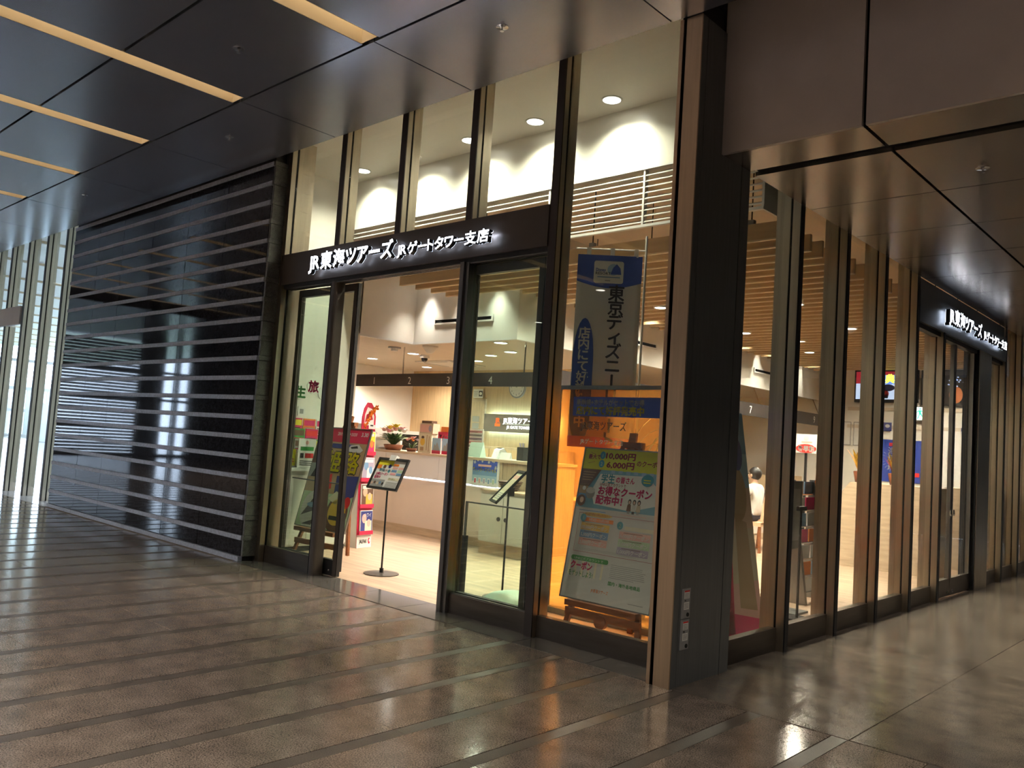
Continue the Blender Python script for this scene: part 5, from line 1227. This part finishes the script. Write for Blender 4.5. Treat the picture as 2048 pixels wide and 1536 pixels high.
# =================================================================== PEOPLE
def chair(x, y, rz, lab):
    t = thing('chair', lab, 'chair', (x, y, 0), rz, 'customer chairs at the side counter')
    MB().m('peach').box(-.24, -.24, .42, .24, .22, .48).obj('seat', None, t)
    b = MB().m('peach').prism([(.20, .50), (.25, .50), (.31, .95), (.27, .95)], 'x', -.24, .24); b.obj('backrest', None, t)
    for sx in (-1, 1):
        for sy in (-1, 1): MB().m('wood_brown').bar((sx*.21, sy*.20, 0), (sx*.19, sy*.18, .42), .035, .035, (0, 1, 0)).obj('leg', None, t)
def person(name, label, loc, rz, J, E_, mfun, hair_z, hairmat='hair', sit=True):
    t = thing(name, label, 'person', loc, rz)
    me = bpy.data.meshes.new('body'); names = list(J); idx = {n: i for i, n in enumerate(names)}
    me.from_pydata([J[n][0] for n in names], [(idx[a], idx[b]) for a, b in E_], [])
    o = bpy.data.objects.new('body_tmp', me); COL.objects.link(o)
    m_ = o.modifiers.new('skin', 'SKIN'); m_.use_smooth_shade = True
    for n in names:
        sv = me.skin_vertices[0].data[idx[n]]; r = J[n][1]; sv.radius = r if isinstance(r, tuple) else (r, r); sv.use_root = (n == 'pelvis')
    sub = o.modifiers.new('sub', 'SUBSURF'); sub.levels = 2; sub.render_levels = 2
    dg = bpy.context.evaluated_depsgraph_get(); dg.update()
    nm = bpy.data.meshes.new_from_object(o.evaluated_get(dg)); bpy.data.objects.remove(o)
    nm.materials.clear(); keys = ['skin', 'jacket', 'navy_cloth', 'black']
    for k in keys: nm.materials.append(MATS[k])
    for pl_ in nm.polygons: pl_.material_index = keys.index(mfun(pl_.center))
    link('body', nm, t)
    hz = J['head'][0]
    b = MB().m(hairmat); hc_ = Vector(hz)+Vector((0, .022, .022)); b.ball(hc_, .098, .108, .112, 16, 10)
    b.v = [v if not (v[1] < hc_.y-.055 and v[2] < hc_.z+.03) else (v[0]*.9, hc_.y-.05, v[2]) for v in b.v]
    b.obj('hair', None, t, smooth=True)
    f = MB().m('skin'); hv = Vector(hz); f.ball(hv+Vector((0, -.100, -.012)), .012, .020, .018, 8, 6)
    for sx in (-1, 1): f.ball(hv+Vector((sx*.092, .0, -.012)), .012, .022, .03, 8, 6)
    f.m('black')
    for sx in (-1, 1): f.ball(hv+Vector((sx*.034, -.088, .012)), .012, .006, .006, 8, 6)
    f.m('ink_maroon').ball(hv+Vector((0, -.086, -.055)), .022, .006, .006, 8, 6); f.obj('face_features', None, t, smooth=True)
    return t
def hand(J, E_, s, w, d):
    for k, off in enumerate((-.03, -.01, .01, .03)):
        a = '%sf%d' % (s, k); J[a] = (Vector(w)+Vector(d)*.09+Vector((off, 0, -.004)), .009); J[a+'t'] = (Vector(w)+Vector(d)*(.14-.008*abs(k-1.5))+Vector((off*1.1, 0, -.02)), .0075)
        E_ += [(s+'hand', a), (a, a+'t')]
    sg_ = 1 if s == 'l' else -1
    J[s+'th'] = (Vector(w)+Vector(d)*.05+Vector((-sg_*.045, 0, 0)), .010); J[s+'tht'] = (Vector(w)+Vector(d)*.09+Vector((-sg_*.055, 0, -.01)), .008); E_ += [(s+'hand', s+'th'), (s+'th', s+'tht')]
def seated(name, label, loc, rz, top='jacket'):
    J = {'pelvis': ((0, .02, .53), (.15, .12)), 'waist': ((0, .03, .70), (.13, .10)), 'chest': ((0, .01, .93), (.16, .11)), 'neckb': ((0, .0, 1.07), .065), 'neck': ((0, -.01, 1.12), .055), 'head': ((0, -.02, 1.23), (.088, .10)), 'crown': ((0, -.01, 1.31), (.06, .07))}
    E_ = [('pelvis', 'waist'), ('waist', 'chest'), ('chest', 'neckb'), ('neckb', 'neck'), ('neck', 'head'), ('head', 'crown')]
    for s, sx in (('l', 1), ('r', -1)):
        J.update({s+'sh': ((sx*.19, .0, 1.02), .08), s+'el': ((sx*.26, -.06, .80), .058), s+'wr': ((sx*.14, -.28, .77), .032), s+'hand': ((sx*.12, -.34, .77), (.04, .02)), s+'hip': ((sx*.10, -.02, .53), .09), s+'kn': ((sx*.12, -.42, .52), .062), s+'an': ((sx*.12, -.40, .10), .042), s+'toe': ((sx*.13, -.54, .045), .04)})
        E_ += [('chest', s+'sh'), (s+'sh', s+'el'), (s+'el', s+'wr'), (s+'wr', s+'hand'), ('pelvis', s+'hip'), (s+'hip', s+'kn'), (s+'kn', s+'an'), (s+'an', s+'toe')]
        hand(J, E_, s, J[s+'hand'][0], (0, -.5, -.0))
    def mf(c):
        if c.z > 1.09: return 'skin'
        if c.z < .085: return 'black'
        if c.y < -.285 and c.z > .70 and c.z < .84: return 'skin'
        if c.z < .60 : return 'navy_cloth'
        return top
    return person(name, label, loc, rz, J, E_, mf, 1.3)
chair(-3.42, 8.05, R(-90), 'peach backed chair under the customer in white'); chair(-3.40, 8.75, R(-90), 'peach backed chair under the second customer')
seated('person', 'seated customer in a white jacket with black hair facing the side counter', (-3.45, 8.05, 0), R(-90)); seated('person', 'second seated customer in dark clothes beside the one in white', (-3.46, 8.75, .0), R(-80), 'navy_cloth')
def standing(label, loc, rz):
    J = {'pelvis': ((0, 0, .92), (.14, .10)), 'waist': ((0, 0, 1.08), (.12, .09)), 'chest': ((0, .0, 1.30), (.16, .11)), 'neckb': ((0, .0, 1.45), .06), 'neck': ((0, -.01, 1.50), .05), 'head': ((0, -.02, 1.61), (.088, .10)), 'crown': ((0, -.01, 1.69), (.06, .07))}
    E_ = [('pelvis', 'waist'), ('waist', 'chest'), ('chest', 'neckb'), ('neckb', 'neck'), ('neck', 'head'), ('head', 'crown')]
    for s, sx in (('l', 1), ('r', -1)):
        J.update({s+'sh': ((sx*.18, .0, 1.39), .062), s+'el': ((sx*.25, .02, 1.12), .046), s+'wr': ((sx*.25, -.06, .88), .032), s+'hand': ((sx*.25, -.07, .83), (.02, .04)), s+'hip': ((sx*.09, 0, .88), .088), s+'kn': ((sx*.10, -.01, .48), .06), s+'an': ((sx*.10, .02, .09), .042), s+'toe': ((sx*.11, -.13, .04), .04)})
        E_ += [('chest', s+'sh'), (s+'sh', s+'el'), (s+'el', s+'wr'), (s+'wr', s+'hand'), ('pelvis', s+'hip'), (s+'hip', s+'kn'), (s+'kn', s+'an'), (s+'an', s+'toe')]
        hand(J, E_, s, J[s+'hand'][0], (0, -.1, -.5))
    mf = lambda c: 'skin' if c.z > 1.46 or (abs(c.x) > .19 and c.z < .87 and c.z > .6) else 'black' if c.z < .08 else 'navy_cloth'
    person('person', label, loc, rz, J, E_, mf, 1.6)
standing('distant dark clothed person standing in the bright lobby', (-42.0, 10.05, 0), R(60))
t = thing('lobby_sign_board', 'pale upright sign board in the bright lobby beside the distant person', 'sign', (-41.0, 9.25, 0))
MB().m('lobby_floor').box(0, 0, 0, .1, 1.0, 1.9).obj('board', None, t); MB().m('steel_grey').box(-.1, -.05, 0, .2, 1.05, .05).obj('base', None, t)
